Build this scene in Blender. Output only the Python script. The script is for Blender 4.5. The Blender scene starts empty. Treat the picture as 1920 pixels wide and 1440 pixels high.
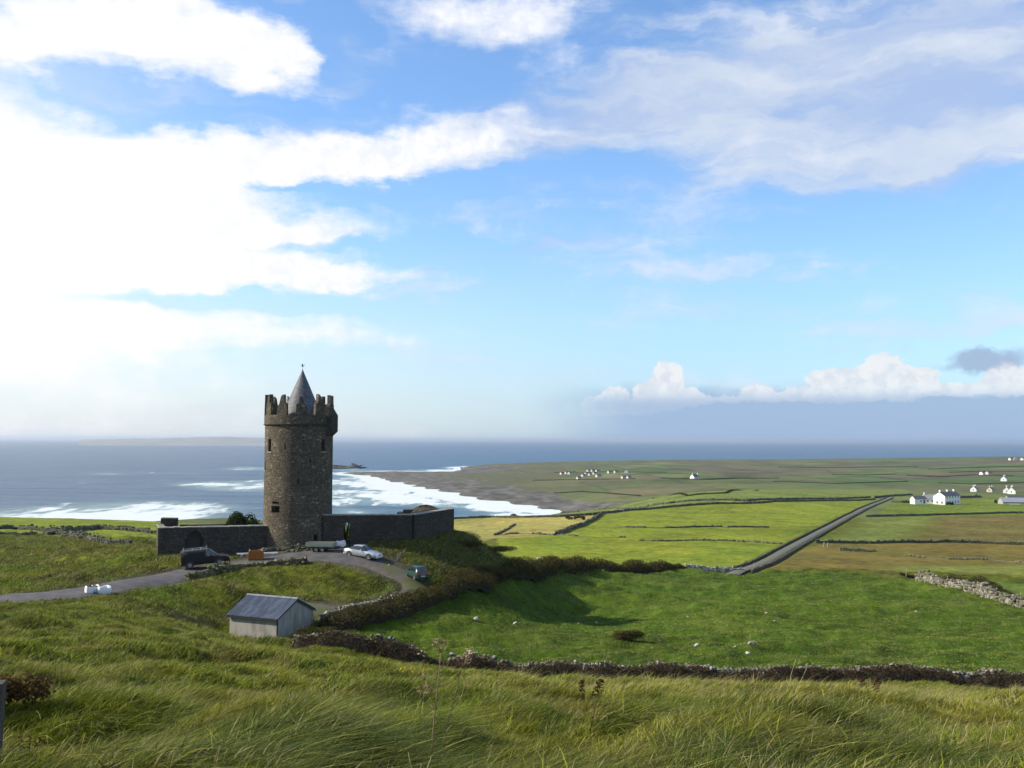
import bpy, math, random
import numpy as np
from mathutils import Vector, Matrix

random.seed(7)
R = math.radians
scene = bpy.context.scene
COL = scene.collection

# ---------------------------------------------------------------- camera
CAMZ = 62.0                      # eye height above the sea
FPX = 1884.0                     # focal length in pixels of the 1920 px wide photograph
PITCH, ROLL = R(3.19), R(0.24)
cam_data = bpy.data.cameras.new('camera')
cam_data.sensor_width = 36.0
cam_data.lens = 36.0 * FPX / 1920.0
cam_data.clip_start = 0.1
cam_data.clip_end = 150000.0
cam = bpy.data.objects.new('camera', cam_data)
COL.objects.link(cam)
CAMROT = Matrix.Rotation(R(90) + PITCH, 3, 'X') @ Matrix.Rotation(ROLL, 3, 'Z')
cam.matrix_world = Matrix.Translation((0, 0, CAMZ)) @ CAMROT.to_4x4()
scene.camera = cam

# ---------------------------------------------------------------- exposure, sun, sky
scene.view_settings.view_transform = 'Standard'
scene.view_settings.look = 'None'
scene.view_settings.gamma = 1.0
scene.view_settings.exposure = 0.6
scene.view_settings.use_curve_mapping = False
scene.cycles.max_bounces = 6
scene.cycles.diffuse_bounces = 2
scene.cycles.glossy_bounces = 2
scene.cycles.transmission_bounces = 3
scene.cycles.volume_bounces = 0
scene.cycles.transparent_max_bounces = 6
scene.cycles.caustics_reflective = False
scene.cycles.caustics_refractive = False

SUN_AZ, SUN_EL = R(-90.0), R(35.0)            # azimuth from +Y, negative = left
SUN_DIR = Vector((math.sin(SUN_AZ) * math.cos(SUN_EL), math.cos(SUN_AZ) * math.cos(SUN_EL), math.sin(SUN_EL)))
sd = bpy.data.lights.new('sun', 'SUN')
sd.energy = 4.9
sd.angle = R(0.6)
sd.color = (1.0, 0.91, 0.74)
sun = bpy.data.objects.new('sun', sd)
COL.objects.link(sun)
sun.rotation_euler = (-SUN_DIR).to_track_quat('-Z', 'Y').to_euler()
sun.location = (-40, 60, CAMZ + 60)


class NT:
    """tiny helper for building node trees"""
    def __init__(self, tree):
        self.t = tree
        self.t.nodes.clear()

    def n(self, typ, ins=None, **kw):
        nd = self.t.nodes.new(typ)
        for k, v in kw.items():
            setattr(nd, k, v)
        for k, v in (ins or {}).items():
            s = nd.inputs[k]
            if isinstance(v, bpy.types.NodeSocket):
                self.t.links.new(v, s)
            elif v is not None:
                if getattr(s, 'type', '') == 'RGBA' and isinstance(v, (tuple, list)) and len(v) == 3:
                    v = (*v, 1.0)
                s.default_value = v
        return nd

    def m(self, op, a, b=None, c=None, clamp=False):
        nd = self.n('ShaderNodeMath', {0: a}, operation=op, use_clamp=clamp)
        for i, v in ((1, b), (2, c)):
            if v is not None:
                if isinstance(v, bpy.types.NodeSocket):
                    self.t.links.new(v, nd.inputs[i])
                else:
                    nd.inputs[i].default_value = v
        return nd.outputs[0]

    def rng(self, v, a, b, c=0.0, d=1.0, smooth=True):
        nd = self.n('ShaderNodeMapRange', {'Value': v, 'From Min': a, 'From Max': b, 'To Min': c, 'To Max': d},
                    interpolation_type='SMOOTHSTEP' if smooth else 'LINEAR')
        return nd.outputs[0]

    def mix(self, f, a, b, blend='MIX'):
        nd = self.n('ShaderNodeMix', data_type='RGBA', blend_type=blend)
        for i, v in ((0, f), (6, a), (7, b)):
            s = nd.inputs[i]
            if isinstance(v, bpy.types.NodeSocket):
                self.t.links.new(v, s)
            else:
                s.default_value = (*v, 1.0) if isinstance(v, (tuple, list)) and len(v) == 3 else v
        return nd.outputs[2]

    def noise(self, vec, scale, detail=4, rough=0.55, out=0, dist=0.0):
        nd = self.n('ShaderNodeTexNoise', {'Vector': vec, 'Scale': scale, 'Detail': detail, 'Roughness': rough, 'Distortion': dist})
        return nd.outputs[out]

    def mapping(self, vec, loc=(0, 0, 0), rot=(0, 0, 0), scale=(1, 1, 1), typ='POINT'):
        nd = self.n('ShaderNodeMapping', {'Vector': vec, 'Location': loc, 'Rotation': rot, 'Scale': scale}, vector_type=typ)
        return nd.outputs[0]


def px_azel(px, py):
    d = CAMROT @ Vector(((px - 960) / FPX, -(py - 720) / FPX, -1.0))
    return math.degrees(math.atan2(d.x, d.y)), math.degrees(math.atan2(d.z, math.hypot(d.x, d.y)))


def build_world():
    w = bpy.data.worlds.new('World')
    scene.world = w
    w.use_nodes = True
    g = NT(w.node_tree)
    tc = g.n('ShaderNodeTexCoord').outputs['Generated']
    sep = g.n('ShaderNodeSeparateXYZ', {0: tc})
    x, y, z = sep.outputs
    az = g.m('MULTIPLY', g.m('ARCTAN2', x, y), 57.2958)
    el = g.m('MULTIPLY', g.m('ARCSINE', z), 57.2958)
    sky = g.n('ShaderNodeTexSky', sky_type='NISHITA', sun_disc=False, sun_elevation=SUN_EL,
              sun_rotation=SUN_AZ, altitude=60.0, air_density=1.0, dust_density=0.6, ozone_density=1.6)
    # sky-direction coordinates in degrees (azimuth, elevation, 0)
    ae = g.n('ShaderNodeCombineXYZ', {0: az, 1: el, 2: 0.0}).outputs[0]
    # cloud-plane coordinates, so that texture shrinks towards the horizon
    zz = g.m('ADD', g.m('MAXIMUM', z, 0.0), 0.10)
    pl = g.n('ShaderNodeCombineXYZ', {0: g.m('DIVIDE', x, zz), 1: g.m('DIVIDE', y, zz), 2: 0.0}).outputs[0]
    # warp
    nw = g.n('ShaderNodeTexNoise', {'Vector': g.mapping(ae, scale=(0.13, 0.26, 1)), 'Scale': 1.0, 'Detail': 5, 'Roughness': 0.6}).outputs['Color']
    off = g.n('ShaderNodeVectorMath', {0: nw, 1: (0.5, 0.5, 0.5)}, operation='SUBTRACT').outputs[0]
    off = g.n('ShaderNodeVectorMath', {0: off, 1: (9.0, 4.5, 0.0)}, operation='MULTIPLY').outputs[0]
    aw = g.n('ShaderNodeVectorMath', {0: ae, 1: off}, operation='ADD').outputs[0]

    def blobs(lst, vec):
        tot = None
        for (px, py, rx, ry, rot, amp) in lst:
            a, e = px_azel(px, py)
            mp = g.mapping(vec, loc=(a, e, 0), rot=(0, 0, R(rot)), scale=(rx * 0.0304, ry * 0.0304, 1), typ='TEXTURE')
            ln = g.n('ShaderNodeVectorMath', {0: mp}, operation='LENGTH').outputs['Value']
            v = g.rng(ln, 1.25, 0.25, 0.0, amp)
            tot = v if tot is None else g.m('ADD', tot, v)
        return tot

    # pixel-sized radii turned into degrees: 1 px of the 1920 px photograph is 0.0304 degrees
    white = blobs([
        (60, 60, 260, 70, 0, .8), (330, 70, 260, 80, 0, 1.0), (500, 90, 120, 70, 0, .8), (30, 125, 110, 45, 0, .7),
        (880, 30, 250, 60, 0, .9), (1010, 80, 120, 60, 0, .5),
        (-250, 450, 620, 300, 0, 1.2), (150, 330, 420, 120, -2, 1.0), (520, 300, 420, 62, 2, .95), (830, 258, 300, 52, 8, .75),
        (470, 425, 320, 55, 0, 1.0), (300, 505, 480, 45, 2, 1.0), (560, 505, 230, 28, 0, .8), (330, 620, 520, 42, 0, .8), (100, 660, 420, 70, 0, .4), (420, 560, 460, 20, -2, -.75), (760, 350, 190, 30, 0, -.5), (230, 322, 110, 12, 0, -.7), (560, 345, 120, 12, 0, -.6), (480, 458, 120, 12, 0, -.5), (640, 455, 160, 16, 0, -.6), (330, 195, 330, 38, 0, -.6), (650, 90, 60, 60, 0, -.7),
    ], aw)
    soft = blobs([
        (1050, 225, 360, 70, 12, .95), (1330, 165, 260, 70, 10, .7), (1660, 190, 420, 150, 8, .9), (1800, 60, 330, 110, 0, .75),
        (1000, 455, 200, 16, 8, .5), (1830, 270, 240, 110, 0, .6), (1500, 60, 160, 40, 10, .35), (640, 150, 90, 30, 0, .25), (790, 515, 110, 12, 0, .4),
    ], aw)
    wv = g.n('ShaderNodeVectorMath', {0: g.mapping(ae, scale=(0.55, 0.55, 1)), 1: off}, operation='ADD').outputs[0]
    fine = g.noise(g.mapping(pl, scale=(2.0, 1.3, 1), rot=(0, 0, R(-20))), 1.0, 6, 0.5)
    fine2 = g.noise(g.mapping(ae, scale=(0.16, 0.5, 1), rot=(0, 0, R(-7))), 1.0, 8, 0.6)
    fineA = g.noise(ae, 0.42, 8, 0.6)
    nz = g.m('ADD', g.m('MULTIPLY', g.m('SUBTRACT', fine2, 0.5), 1.5), g.m('MULTIPLY', g.m('SUBTRACT', fineA, 0.5), 1.2))
    nzs = g.m('SUBTRACT', g.noise(g.mapping(aw, scale=(0.07, 0.34, 1), rot=(0, 0, R(-14))), 1.0, 6, 0.55), 0.5)
    wm = g.rng(g.m('ADD', g.m('ADD', white, g.m('MULTIPLY', nz, 0.85)), g.m('MULTIPLY', nzs, 1.7)), -0.02, 1.12)
    sm = g.m('MULTIPLY', g.rng(g.m('ADD', soft, g.m('MULTIPLY', nzs, 3.0)), -0.1, 0.95), 0.86)
    # clouds over the rest of the sky dome (outside the photograph)
    outside = g.m('MAXIMUM', g.rng(el, 27.0, 40.0), g.rng(g.m('ABSOLUTE', az), 36.0, 60.0))
    other = g.m('MULTIPLY', g.m('MULTIPLY', g.rng(fine, 0.45, 0.62), outside), g.rng(el, 3.0, 12.0, 0.0, 0.7))
    # horizon cumulus: crisp edges
    nwc = g.n('ShaderNodeTexNoise', {'Vector': ae, 'Scale': 1.6, 'Detail': 6, 'Roughness': 0.62}).outputs['Color']
    offc = g.n('ShaderNodeVectorMath', {0: nwc, 1: (0.5, 0.5, 0.5)}, operation='SUBTRACT').outputs[0]
    offc = g.n('ShaderNodeVectorMath', {0: offc, 1: (1.0, 0.9, 0.0)}, operation='MULTIPLY').outputs[0]
    ac = g.n('ShaderNodeVectorMath', {0: ae, 1: offc}, operation='ADD').outputs[0]
    cum = blobs([
        (1250, 708, 34, 36, 0, 1.2), (1236, 738, 60, 28, 0, 1.1), (1150, 745, 30, 28, 0, 1.0), (1112, 762, 26, 26, 0, 1.0), (1290, 745, 40, 20, 0, .9), (1190, 765, 110, 18, 0, .8),
        (1418, 732, 36, 16, 0, .9), (1500, 738, 50, 14, 0, .8), (1560, 712, 60, 24, 0, 1.0), (1655, 692, 44, 34, 0, 1.1), (1610, 716, 60, 30, 0, 1.0), (1715, 706, 50, 22, 0, 1.0), (1680, 735, 70, 24, 0, .8),
        (1890, 712, 50, 40, 0, .9), (1800, 730, 60, 18, 0, .7), (1340, 750, 60, 14, 0, .55), (1450, 748, 80, 12, 0, .6), (1560, 745, 90, 14, 0, .6), (1640, 650, 0.1, 0.1, 0, .1), (800, 775, 90, 14, 0, .35),
    ], ac)
    cm = g.rng(cum, 0.32, 0.55)
    gre = blobs([(1835, 676, 60, 30, 0, 1.0), (1700, 652, 34, 14, 30, .35), (1915, 670, 30, 30, 0, .6), (1740, 692, 50, 12, 0, .4)], ac)
    gm = g.rng(gre, 0.25, 0.9, 0.0, 0.85)
    # bluish bank of cloud below the cumulus, on the right only
    bank = g.m('MULTIPLY', g.rng(g.m('ADD', el, g.m('MULTIPLY', nz, 0.9)), 3.3, 2.2), g.rng(g.m('ADD', az, g.m('MULTIPLY', nz, 3.0)), 0.0, 8.0, 0.0, 0.9))
    # --- colours
    skyc = g.n('ShaderNodeMix', data_type='RGBA', blend_type='MULTIPLY')
    skyc.inputs[0].default_value = 1.0
    g.t.links.new(sky.outputs[0], skyc.inputs[6])
    skyc.inputs[7].default_value = (0.80, 0.98, 1.16, 1)
    bg_sky = g.n('ShaderNodeBackground', {'Color': skyc.outputs[2], 'Strength': 0.13})
    shade = g.rng(g.noise(ae, 0.9, 7, 0.62), 0.40, 0.66)
    # pale air low over the horizon, brightest towards the sun
    toward = g.rng(az, 14.0, -22.0)
    lowc = g.mix(toward, (0.50, 0.74, 1.0), (0.93, 0.96, 1.02))
    low = g.m('MULTIPLY', g.rng(el, 13.0, -1.0, 0.0, 1.0), g.rng(az, 60, -30, 0.35, 0.85, False))
    s1 = g.n('ShaderNodeMixShader', {0: low, 1: bg_sky.outputs[0], 2: g.n('ShaderNodeBackground', {'Color': lowc, 'Strength': 0.568}).outputs[0]})
    glow = g.m('MULTIPLY', g.rng(az, -12.0, -34.0, 0.0, 0.5), g.m('MULTIPLY', g.rng(el, 0.0, 6.0, 0.55, 1.0), g.rng(el, 24.0, 13.0)))
    s1b = g.n('ShaderNodeMixShader', {0: glow, 1: s1.outputs[0], 2: g.n('ShaderNodeBackground', {'Color': (0.93, 0.98, 1.0, 1), 'Strength': 0.673}).outputs[0]})
    softc = g.mix(g.rng(nzs, -0.12, 0.14), (0.52, 0.66, 0.96), (0.80, 0.88, 1.0))
    _unused = (shade, (0.64, 0.76, 1.0), (0.50, 0.64, 0.95))
    s2 = g.n('ShaderNodeMixShader', {0: sm, 1: s1b.outputs[0], 2: g.n('ShaderNodeBackground', {'Color': softc, 'Strength': 0.581}).outputs[0]})
    whitec = g.mix(g.m('MULTIPLY', shade, g.rng(az, -24.0, 6.0, 0.1, 0.9)), (1.0, 1.0, 1.0), (0.74, 0.80, 0.97))
    whitec = g.mix(g.rng(az, -8.0, 12.0, 0.0, 0.55), whitec, (0.70, 0.78, 0.98))
    s3 = g.n('ShaderNodeMixShader', {0: wm, 1: s2.outputs[0], 2: g.n('ShaderNodeBackground', {'Color': whitec, 'Strength': 0.686}).outputs[0]})
    s4 = g.n('ShaderNodeMixShader', {0: other, 1: s3.outputs[0], 2: g.n('ShaderNodeBackground', {'Color': (0.85, 0.9, 1.0, 1), 'Strength': 0.528}).outputs[0]})
    s5 = g.n('ShaderNodeMixShader', {0: bank, 1: s4.outputs[0], 2: g.n('ShaderNodeBackground', {'Color': (0.36, 0.50, 0.74, 1), 'Strength': 0.647}).outputs[0]})
    cshade = g.rng(g.noise(ac, 1.1, 5, 0.6), 0.42, 0.62, 0.0, 0.5)
    cumc = g.mix(cshade, (0.94, 0.96, 0.99), (0.62, 0.72, 0.86))
    cumf = g.m('MULTIPLY', cm, g.rng(el, 1.9, 3.2, 0.12, 0.95))
    s6 = g.n('ShaderNodeMixShader', {0: cumf, 1: s5.outputs[0], 2: g.n('ShaderNodeBackground', {'Color': cumc, 'Strength': 0.627}).outputs[0]})
    s7 = g.n('ShaderNodeMixShader', {0: gm, 1: s6.outputs[0], 2: g.n('ShaderNodeBackground', {'Color': (0.36, 0.47, 0.66, 1), 'Strength': 0.660}).outputs[0]})
    below = g.rng(el, -0.3, -1.5)
    s8 = g.n('ShaderNodeMixShader', {0: below, 1: s7.outputs[0], 2: g.n('ShaderNodeBackground', {'Color': (0.2, 0.3, 0.4, 1), 'Strength': 0.330}).outputs[0]})
    g.n('ShaderNodeOutputWorld', {'Surface': s8.outputs[0]})
    w.cycles.sampling_method = 'MANUAL'
    w.cycles.sample_map_resolution = 512


build_world()

# ---------------------------------------------------------------- materials
MATS = {}


def material(name, build):
    if name in MATS:
        return MATS[name]
    m = bpy.data.materials.new(name)
    m.use_nodes = True
    g = NT(m.node_tree)
    out = g.n('ShaderNodeOutputMaterial')
    sh = build(g)
    g.t.links.new(sh, out.inputs['Surface'])
    MATS[name] = m
    return m


def simple(name, col, rough=0.8, metal=0.0, var=0.15, scale=3.0, bump=0.0, bscale=20.0, spec=0.5, coat=0.0):
    def b(g):
        tc = g.n('ShaderNodeTexCoord').outputs['Object']
        nz = g.noise(tc, scale, 5, 0.6)
        c = g.mix(nz, tuple(x * (1 - var) for x in col), tuple(min(1, x * (1 + var)) for x in col))
        ins = {'Base Color': c, 'Roughness': rough, 'Metallic': metal, 'Specular IOR Level': spec, 'Coat Weight': coat}
        if bump:
            ins['Normal'] = g.n('ShaderNodeBump', {'Height': g.noise(tc, bscale, 5, 0.6), 'Strength': bump, 'Distance': 0.05}).outputs[0]
        return g.n('ShaderNodeBsdfPrincipled', ins).outputs[0]
    return material(name, b)


def masonry(name, dark, mid, light, scale=2.2, light_amt=0.72, bump=0.8):
    """rubble masonry: flattened voronoi stones, mortar joints, lichen"""
    def b(g):
        tc = g.n('ShaderNodeTexCoord').outputs['Object']
        wn = g.n('ShaderNodeTexNoise', {'Vector': tc, 'Scale': 1.5, 'Detail': 3}).outputs['Color']
        v = g.n('ShaderNodeVectorMath', {0: tc, 1: g.n('ShaderNodeVectorMath', {0: wn, 1: (0.22, 0.22, 0.10)}, operation='MULTIPLY').outputs[0]}, operation='ADD').outputs[0]
        v = g.mapping(v, scale=(scale, scale, scale * 1.9))
        vo = g.n('ShaderNodeTexVoronoi', {'Vector': v, 'Scale': 1.0, 'Randomness': 0.9}, feature='F1')
        ve = g.n('ShaderNodeTexVoronoi', {'Vector': v, 'Scale': 1.0, 'Randomness': 0.9}, feature='DISTANCE_TO_EDGE')
        cs = g.n('ShaderNodeSeparateColor', {0: vo.outputs['Color']})
        c = g.mix(cs.outputs[0], dark, mid)
        c = g.mix(g.rng(cs.outputs[1], light_amt, light_amt + 0.25), c, light)
        big = g.noise(tc, 0.35, 5, 0.65)
        c = g.mix(g.rng(big, 0.4, 0.62, 0.0, 0.55), c, tuple(x * 0.45 for x in mid))
        joint = g.rng(ve.outputs['Distance'], 0.02, 0.10, 0.0, 1.0)
        c = g.mix(joint, tuple(x * 0.75 for x in dark), c)
        h = g.m('ADD', g.m('MULTIPLY', joint, 1.0), g.m('MULTIPLY', g.noise(tc, 14, 4, 0.6), 0.5))
        h = g.m('ADD', h, g.m('MULTIPLY', cs.outputs[2], 0.6))
        nrm = g.n('ShaderNodeBump', {'Height': h, 'Strength': bump, 'Distance': 0.10}).outputs[0]
        return g.n('ShaderNodeBsdfPrincipled', {'Base Color': c, 'Roughness': 0.93, 'Specular IOR Level': 0.15, 'Normal': nrm}).outputs[0]
    return material(name, b)


def leafmat(name, c1, c2, trans=0.3, rnd_scale=1.5):
    def b(g):
        geo = g.n('ShaderNodeNewGeometry')
        nz = g.noise(geo.outputs['Position'], rnd_scale, 4, 0.6)
        rp = geo.outputs['Random Per Island']
        f = g.m('ADD', g.m('MULTIPLY', g.rng(nz, 0.35, 0.65), 0.6), g.m('MULTIPLY', rp, 0.4))
        c = g.mix(f, c1, c2)
        d = g.n('ShaderNodeBsdfDiffuse', {'Color': c})
        t = g.n('ShaderNodeBsdfTranslucent', {'Color': c})
        return g.n('ShaderNodeMixShader', {0: trans, 1: d.outputs[0], 2: t.outputs[0]}).outputs[0]
    return material(name, b)


# ---------------------------------------------------------------- noise and the shape of the land
def _hash(ix, iy, seed):
    n = (ix.astype(np.int64) * 374761393 + iy.astype(np.int64) * 668265263 + seed * 1442695041) & 0xffffffff
    n = ((n ^ (n >> 13)) * 1274126177) & 0xffffffff
    n = (n ^ (n >> 16)) & 0xffff
    return n / 65535.0


def vnoise(x, y, seed=0):
    x = np.asarray(x, float); y = np.asarray(y, float)
    ix = np.floor(x); iy = np.floor(y)
    fx = x - ix; fy = y - iy
    fx = fx * fx * fx * (fx * (fx * 6 - 15) + 10); fy = fy * fy * fy * (fy * (fy * 6 - 15) + 10)
    ix = ix.astype(np.int64); iy = iy.astype(np.int64)
    a = _hash(ix, iy, seed); b = _hash(ix + 1, iy, seed)
    c = _hash(ix, iy + 1, seed); d = _hash(ix + 1, iy + 1, seed)
    return (a * (1 - fx) + b * fx) * (1 - fy) + (c * (1 - fx) + d * fx) * fy


def fbm(x, y, octv=4, seed=0, gain=0.5):
    s = 0.0; amp = 1.0; tot = 0.0
    x = np.asarray(x, float); y = np.asarray(y, float)
    for i in range(octv):
        s = s + amp * vnoise(x * 2.03 ** i + 17.3 * i, y * 2.03 ** i - 9.1 * i, seed + i)
        tot += amp; amp *= gain
    return s / tot - 0.5


def sstep(v, a, b):
    t = np.clip((v - a) / (b - a), 0, 1)
    return t * t * (3 - 2 * t)


def ray(px, py):
    d = CAMROT @ Vector(((px - 960) / FPX, -(py - 720) / FPX, -1.0))
    return d / d.y


def y0(px):        # image row of the true horizon
    a, b = ray(px, 700).z, ray(px, 900).z
    return 700 + 200 * a / (a - b)


# survey: for a bearing (px) the rows (distance, image row) or (distance, 'z', metres above the sea)
SURVEY = {
    -500: [(2.5, 'z', 60.3), (5, 'z', 60.0), (8, 1440), (15, 1330), (30, 1215), (50, 1160), (70, 1135), (83, 1108), (100, 1072), (130, 1030), (160, 1000), (220, 985), (320, 968), (420, 'z', 22), (600, 'z', 4), (900, 'z', -5), (2000, 'z', -8), (5000, 'z', -8)],
    0: [(2.5, 'z', 60.3), (5, 'z', 59.95), (8, 1446), (15, 1338), (30, 1233), (50, 1172), (66, 1143), (72, 1138), (83, 1107), (100, 1072), (130, 1030), (160, 1004), (220, 990), (320, 971), (420, 'z', 22), (600, 'z', 4), (900, 'z', -5), (2000, 'z', -8), (5000, 'z', -8)],
    150: [(15, 1350), (30, 1245), (50, 1182), (64, 1152), (70, 1145), (78, 1125), (86, 1100), (100, 1066), (112, 1040), (130, 1022), (160, 1008), (220, 992), (320, 975), (420, 'z', 22), (600, 'z', 4)],
    300: [(2.5, 'z', 60.3), (5, 'z', 59.95), (8, 1450), (15, 1362), (30, 1256), (50, 1203), (64, 1178), (75, 1158), (85, 1114), (90, 1093), (94, 1080), (99, 1062), (104, 1044), (112, 1035), (125, 1030), (160, 1012), (220, 998), (320, 980), (390, 'z', 27), (450, 'z', 25.5), (520, 'z', 15), (650, 'z', 3), (900, 'z', -5), (2000, 'z', -8), (5000, 'z', -8)],
    430: [(15, 1372), (30, 1268), (50, 1224), (64, 1209), (75, 1201), (82, 1190), (88, 1150), (92, 1100), (98, 1070), (103, 1050), (108, 1034), (116, 1030), (126, 1032), (160, 1020), (220, 1003), (320, 985), (420, 'z', 25), (500, 'z', 23), (600, 'z', 10)],
    560: [(2.5, 'z', 60.3), (5, 'z', 59.95), (8, 1452), (15, 1378), (30, 1280), (50, 1244), (64, 1229), (73, 1218), (81, 1202), (88, 1158), (93, 1112), (98, 1078), (103, 1050), (107, 1030), (112, 1022), (120, 1020), (130, 1028), (160, 1025), (220, 1010), (320, 992), (420, 'z', 18), (600, 'z', 3), (900, 'z', -4), (2000, 'z', -8), (5000, 'z', -8)],
    680: [(15, 1381), (30, 1290), (50, 1254), (64, 1240), (74, 1226), (82, 1200), (90, 1155), (95, 1122), (99, 1085), (103, 1055), (107, 1030), (111, 1014), (118, 1010), (130, 1026), (160, 1035), (220, 1020), (320, 1000), (420, 'z', 22), (600, 'z', 3)],
    800: [(2.5, 'z', 60.3), (5, 'z', 59.95), (8, 1454), (15, 1384), (30, 1298), (50, 1265), (64, 1256), (75, 1248), (85, 1208), (92, 1160), (98, 1120), (102, 1088), (107, 1048), (112, 1016), (117, 996), (123, 993), (132, 1020), (160, 1050), (220, 1030), (320, 1000), (420, 975), (520, 'z', 14), (700, 'z', 2), (900, 'z', -4), (1300, 'z', -5), (2000, 'z', 3)],
    900: [(15, 1385), (30, 1304), (50, 1276), (64, 1268), (75, 1258), (85, 1218), (95, 1160), (103, 1118), (109, 1090), (113, 1050), (119, 1012), (126, 1018), (140, 1060), (165, 1074), (220, 1040), (320, 1000), (410, 974), (430, 969), (520, 'z', 14), (700, 'z', 2)],
    1000: [(2.5, 'z', 60.3), (5, 'z', 59.95), (8, 1456), (15, 1386), (30, 1312), (50, 1284), (64, 1277), (75, 1267), (85, 1228), (100, 1172), (115, 1122), (125, 1088), (132, 1060), (140, 1049), (150, 1064), (170, 1076), (195, 1062), (250, 1020), (320, 992), (420, 969), (440, 967), (530, 'z', 14), (700, 'z', 3), (880, 'z', -1), (1200, 'z', 2), (2000, 'z', 4), (3000, 'z', 3), (5000, 'z', -6)],
    1080: [(140, 1078), (152, 1064), (162, 1070), (180, 1078), (195, 1066), (250, 1022), (440, 962), (600, 'z', 12), (800, 'z', 6)],
    1280: [(2.5, 'z', 60.3), (5, 'z', 59.95), (8, 1457), (15, 1387), (30, 1322), (50, 1299), (64, 1292), (75, 1281), (85, 1242), (100, 1185), (120, 1140), (140, 1108), (165, 1080), (178, 1070), (190, 1065), (230, 1036), (290, 1005), (360, 980), (430, 962), (500, 945), (560, 938), (700, 925), (1000, 'z', 14), (1350, 'z', 11), (2000, 'z', 9), (3000, 'z', 4.5), (5000, 'z', -6)],
    1600: [(2.5, 'z', 60.3), (5, 'z', 59.95), (8, 1457), (15, 1387), (30, 1330), (50, 1312), (64, 1303), (75, 1289), (85, 1252), (105, 1190), (125, 1146), (150, 1104), (168, 1080), (176, 1074), (188, 1068), (230, 1042), (300, 1010), (380, 985), (480, 962), (560, 948), (640, 938), (800, 926), (1000, 'z', 14), (1350, 'z', 12), (2000, 'z', 10), (3000, 'z', 6.5), (5000, 'z', -6)],
    1920: [(2.5, 'z', 60.3), (5, 'z', 59.95), (8, 1457), (15, 1388), (30, 1333), (50, 1316), (64, 1306), (75, 1292), (85, 1258), (100, 1214), (120, 1165), (140, 1125), (160, 1102), (180, 1084), (230, 1048), (300, 1014), (380, 988), (480, 966), (560, 955), (640, 945), (800, 932), (1000, 'z', 12.5), (1350, 'z', 13), (2000, 'z', 17), (3000, 'z', 17), (5000, 'z', 0)],
    2400: [(2.5, 'z', 60.3), (5, 'z', 59.95), (8, 1457), (15, 1390), (30, 1330), (50, 1310), (75, 1296), (100, 1230), (140, 1140), (180, 1096), (300, 1020), (480, 972), (640, 950), (1000, 'z', 14), (2000, 'z', 22), (3000, 'z', 26), (5000, 'z', 0)],
}
_pts, _val = [], []
for _px, _rows in SURVEY.items():
    for _r in _rows:
        if len(_r) == 3:
            _s = (CAMZ - _r[2]) / _r[0]
        else:
            _s = -ray(_px, _r[1]).z
        _pts.append((((_px - 960) / FPX) * 1.15, math.log(_r[0])))
        _val.append(_s)
_P = np.array(_pts); _V = np.array(_val)


def _phi(r2):
    return 0.5 * r2 * np.log(r2 + 1e-12)


_n = len(_P)
_K = _phi(((_P[:, None, :] - _P[None, :, :]) ** 2).sum(-1)) + 0.0006 * np.eye(_n)
_Q = np.concatenate([np.ones((_n, 1)), _P], 1)
_A = np.block([[_K, _Q], [_Q.T, np.zeros((3, 3))]])
_W = np.linalg.solve(_A, np.concatenate([_V, np.zeros(3)]))


def _poly_sdf(x, y, poly):
    """signed distance to a closed polygon, positive inside"""
    x = np.asarray(x, float); y = np.asarray(y, float)
    d2 = np.full(x.shape, 1e18); ins = np.zeros(x.shape, bool)
    n = len(poly)
    for i in range(n):
        ax, ay = poly[i]; bx, by = poly[(i + 1) % n]
        ex, ey = bx - ax, by - ay
        wx, wy = x - ax, y - ay
        t = np.clip((wx * ex + wy * ey) / (ex * ex + ey * ey + 1e-12), 0, 1)
        d2 = np.minimum(d2, (wx - ex * t) ** 2 + (wy - ey * t) ** 2)
        if by != ay:
            c = ((ay > y) != (by > y)) & (x < ex * (y - ay) / (by - ay) + ax)
            ins ^= c
    d = np.sqrt(d2)
    return np.where(ins, d, -d)


def _line_dist(x, y, pts):
    x = np.asarray(x, float); y = np.asarray(y, float)
    d2 = np.full(x.shape, 1e18)
    for (ax, ay), (bx, by) in zip(pts[:-1], pts[1:]):
        ex, ey = bx - ax, by - ay
        wx, wy = x - ax, y - ay
        t = np.clip((wx * ex + wy * ey) / (ex * ex + ey * ey + 1e-12), 0, 1)
        d2 = np.minimum(d2, (wx - ex * t) ** 2 + (wy - ey * t) ** 2)
    return np.sqrt(d2)


def bear(px, D):
    return ((px - 960) / FPX * D, D)


def at_sea(px, py):
    r = ray(px, py)
    D = CAMZ / -r.z
    return (r.x * D, D)


COAST = [(-6000, 500), bear(-500, 560), bear(0, 620), bear(150, 650), bear(300, 690), bear(450, 700), bear(600, 690), bear(750, 700), bear(900, 760), bear(1000, 830)]
COAST += [at_sea(1062, 966), at_sea(1030, 962), at_sea(985, 957), at_sea(950, 951), at_sea(905, 944), at_sea(860, 938), at_sea(835, 931), at_sea(800, 925), at_sea(765, 917), at_sea(745, 909), at_sea(722, 903),
          at_sea(700, 897), at_sea(676, 892), at_sea(640, 889), at_sea(628, 888), at_sea(650, 886.4), at_sea(700, 885.5), at_sea(740, 884.5), at_sea(790, 886), at_sea(830, 885.5), at_sea(856, 883), at_sea(862, 878.5), at_sea(858, 876.6), at_sea(880, 874.5),
          at_sea(920, 872), at_sea(1000, 869.5), at_sea(1120, 866.5), at_sea(1280, 863.5), at_sea(1500, 862), at_sea(1700, 861), at_sea(2000, 858), (3600, 3900), (9000, 3500), (9000, -400), (-6000, -400)]
COAST_A = np.array(COAST)


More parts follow.
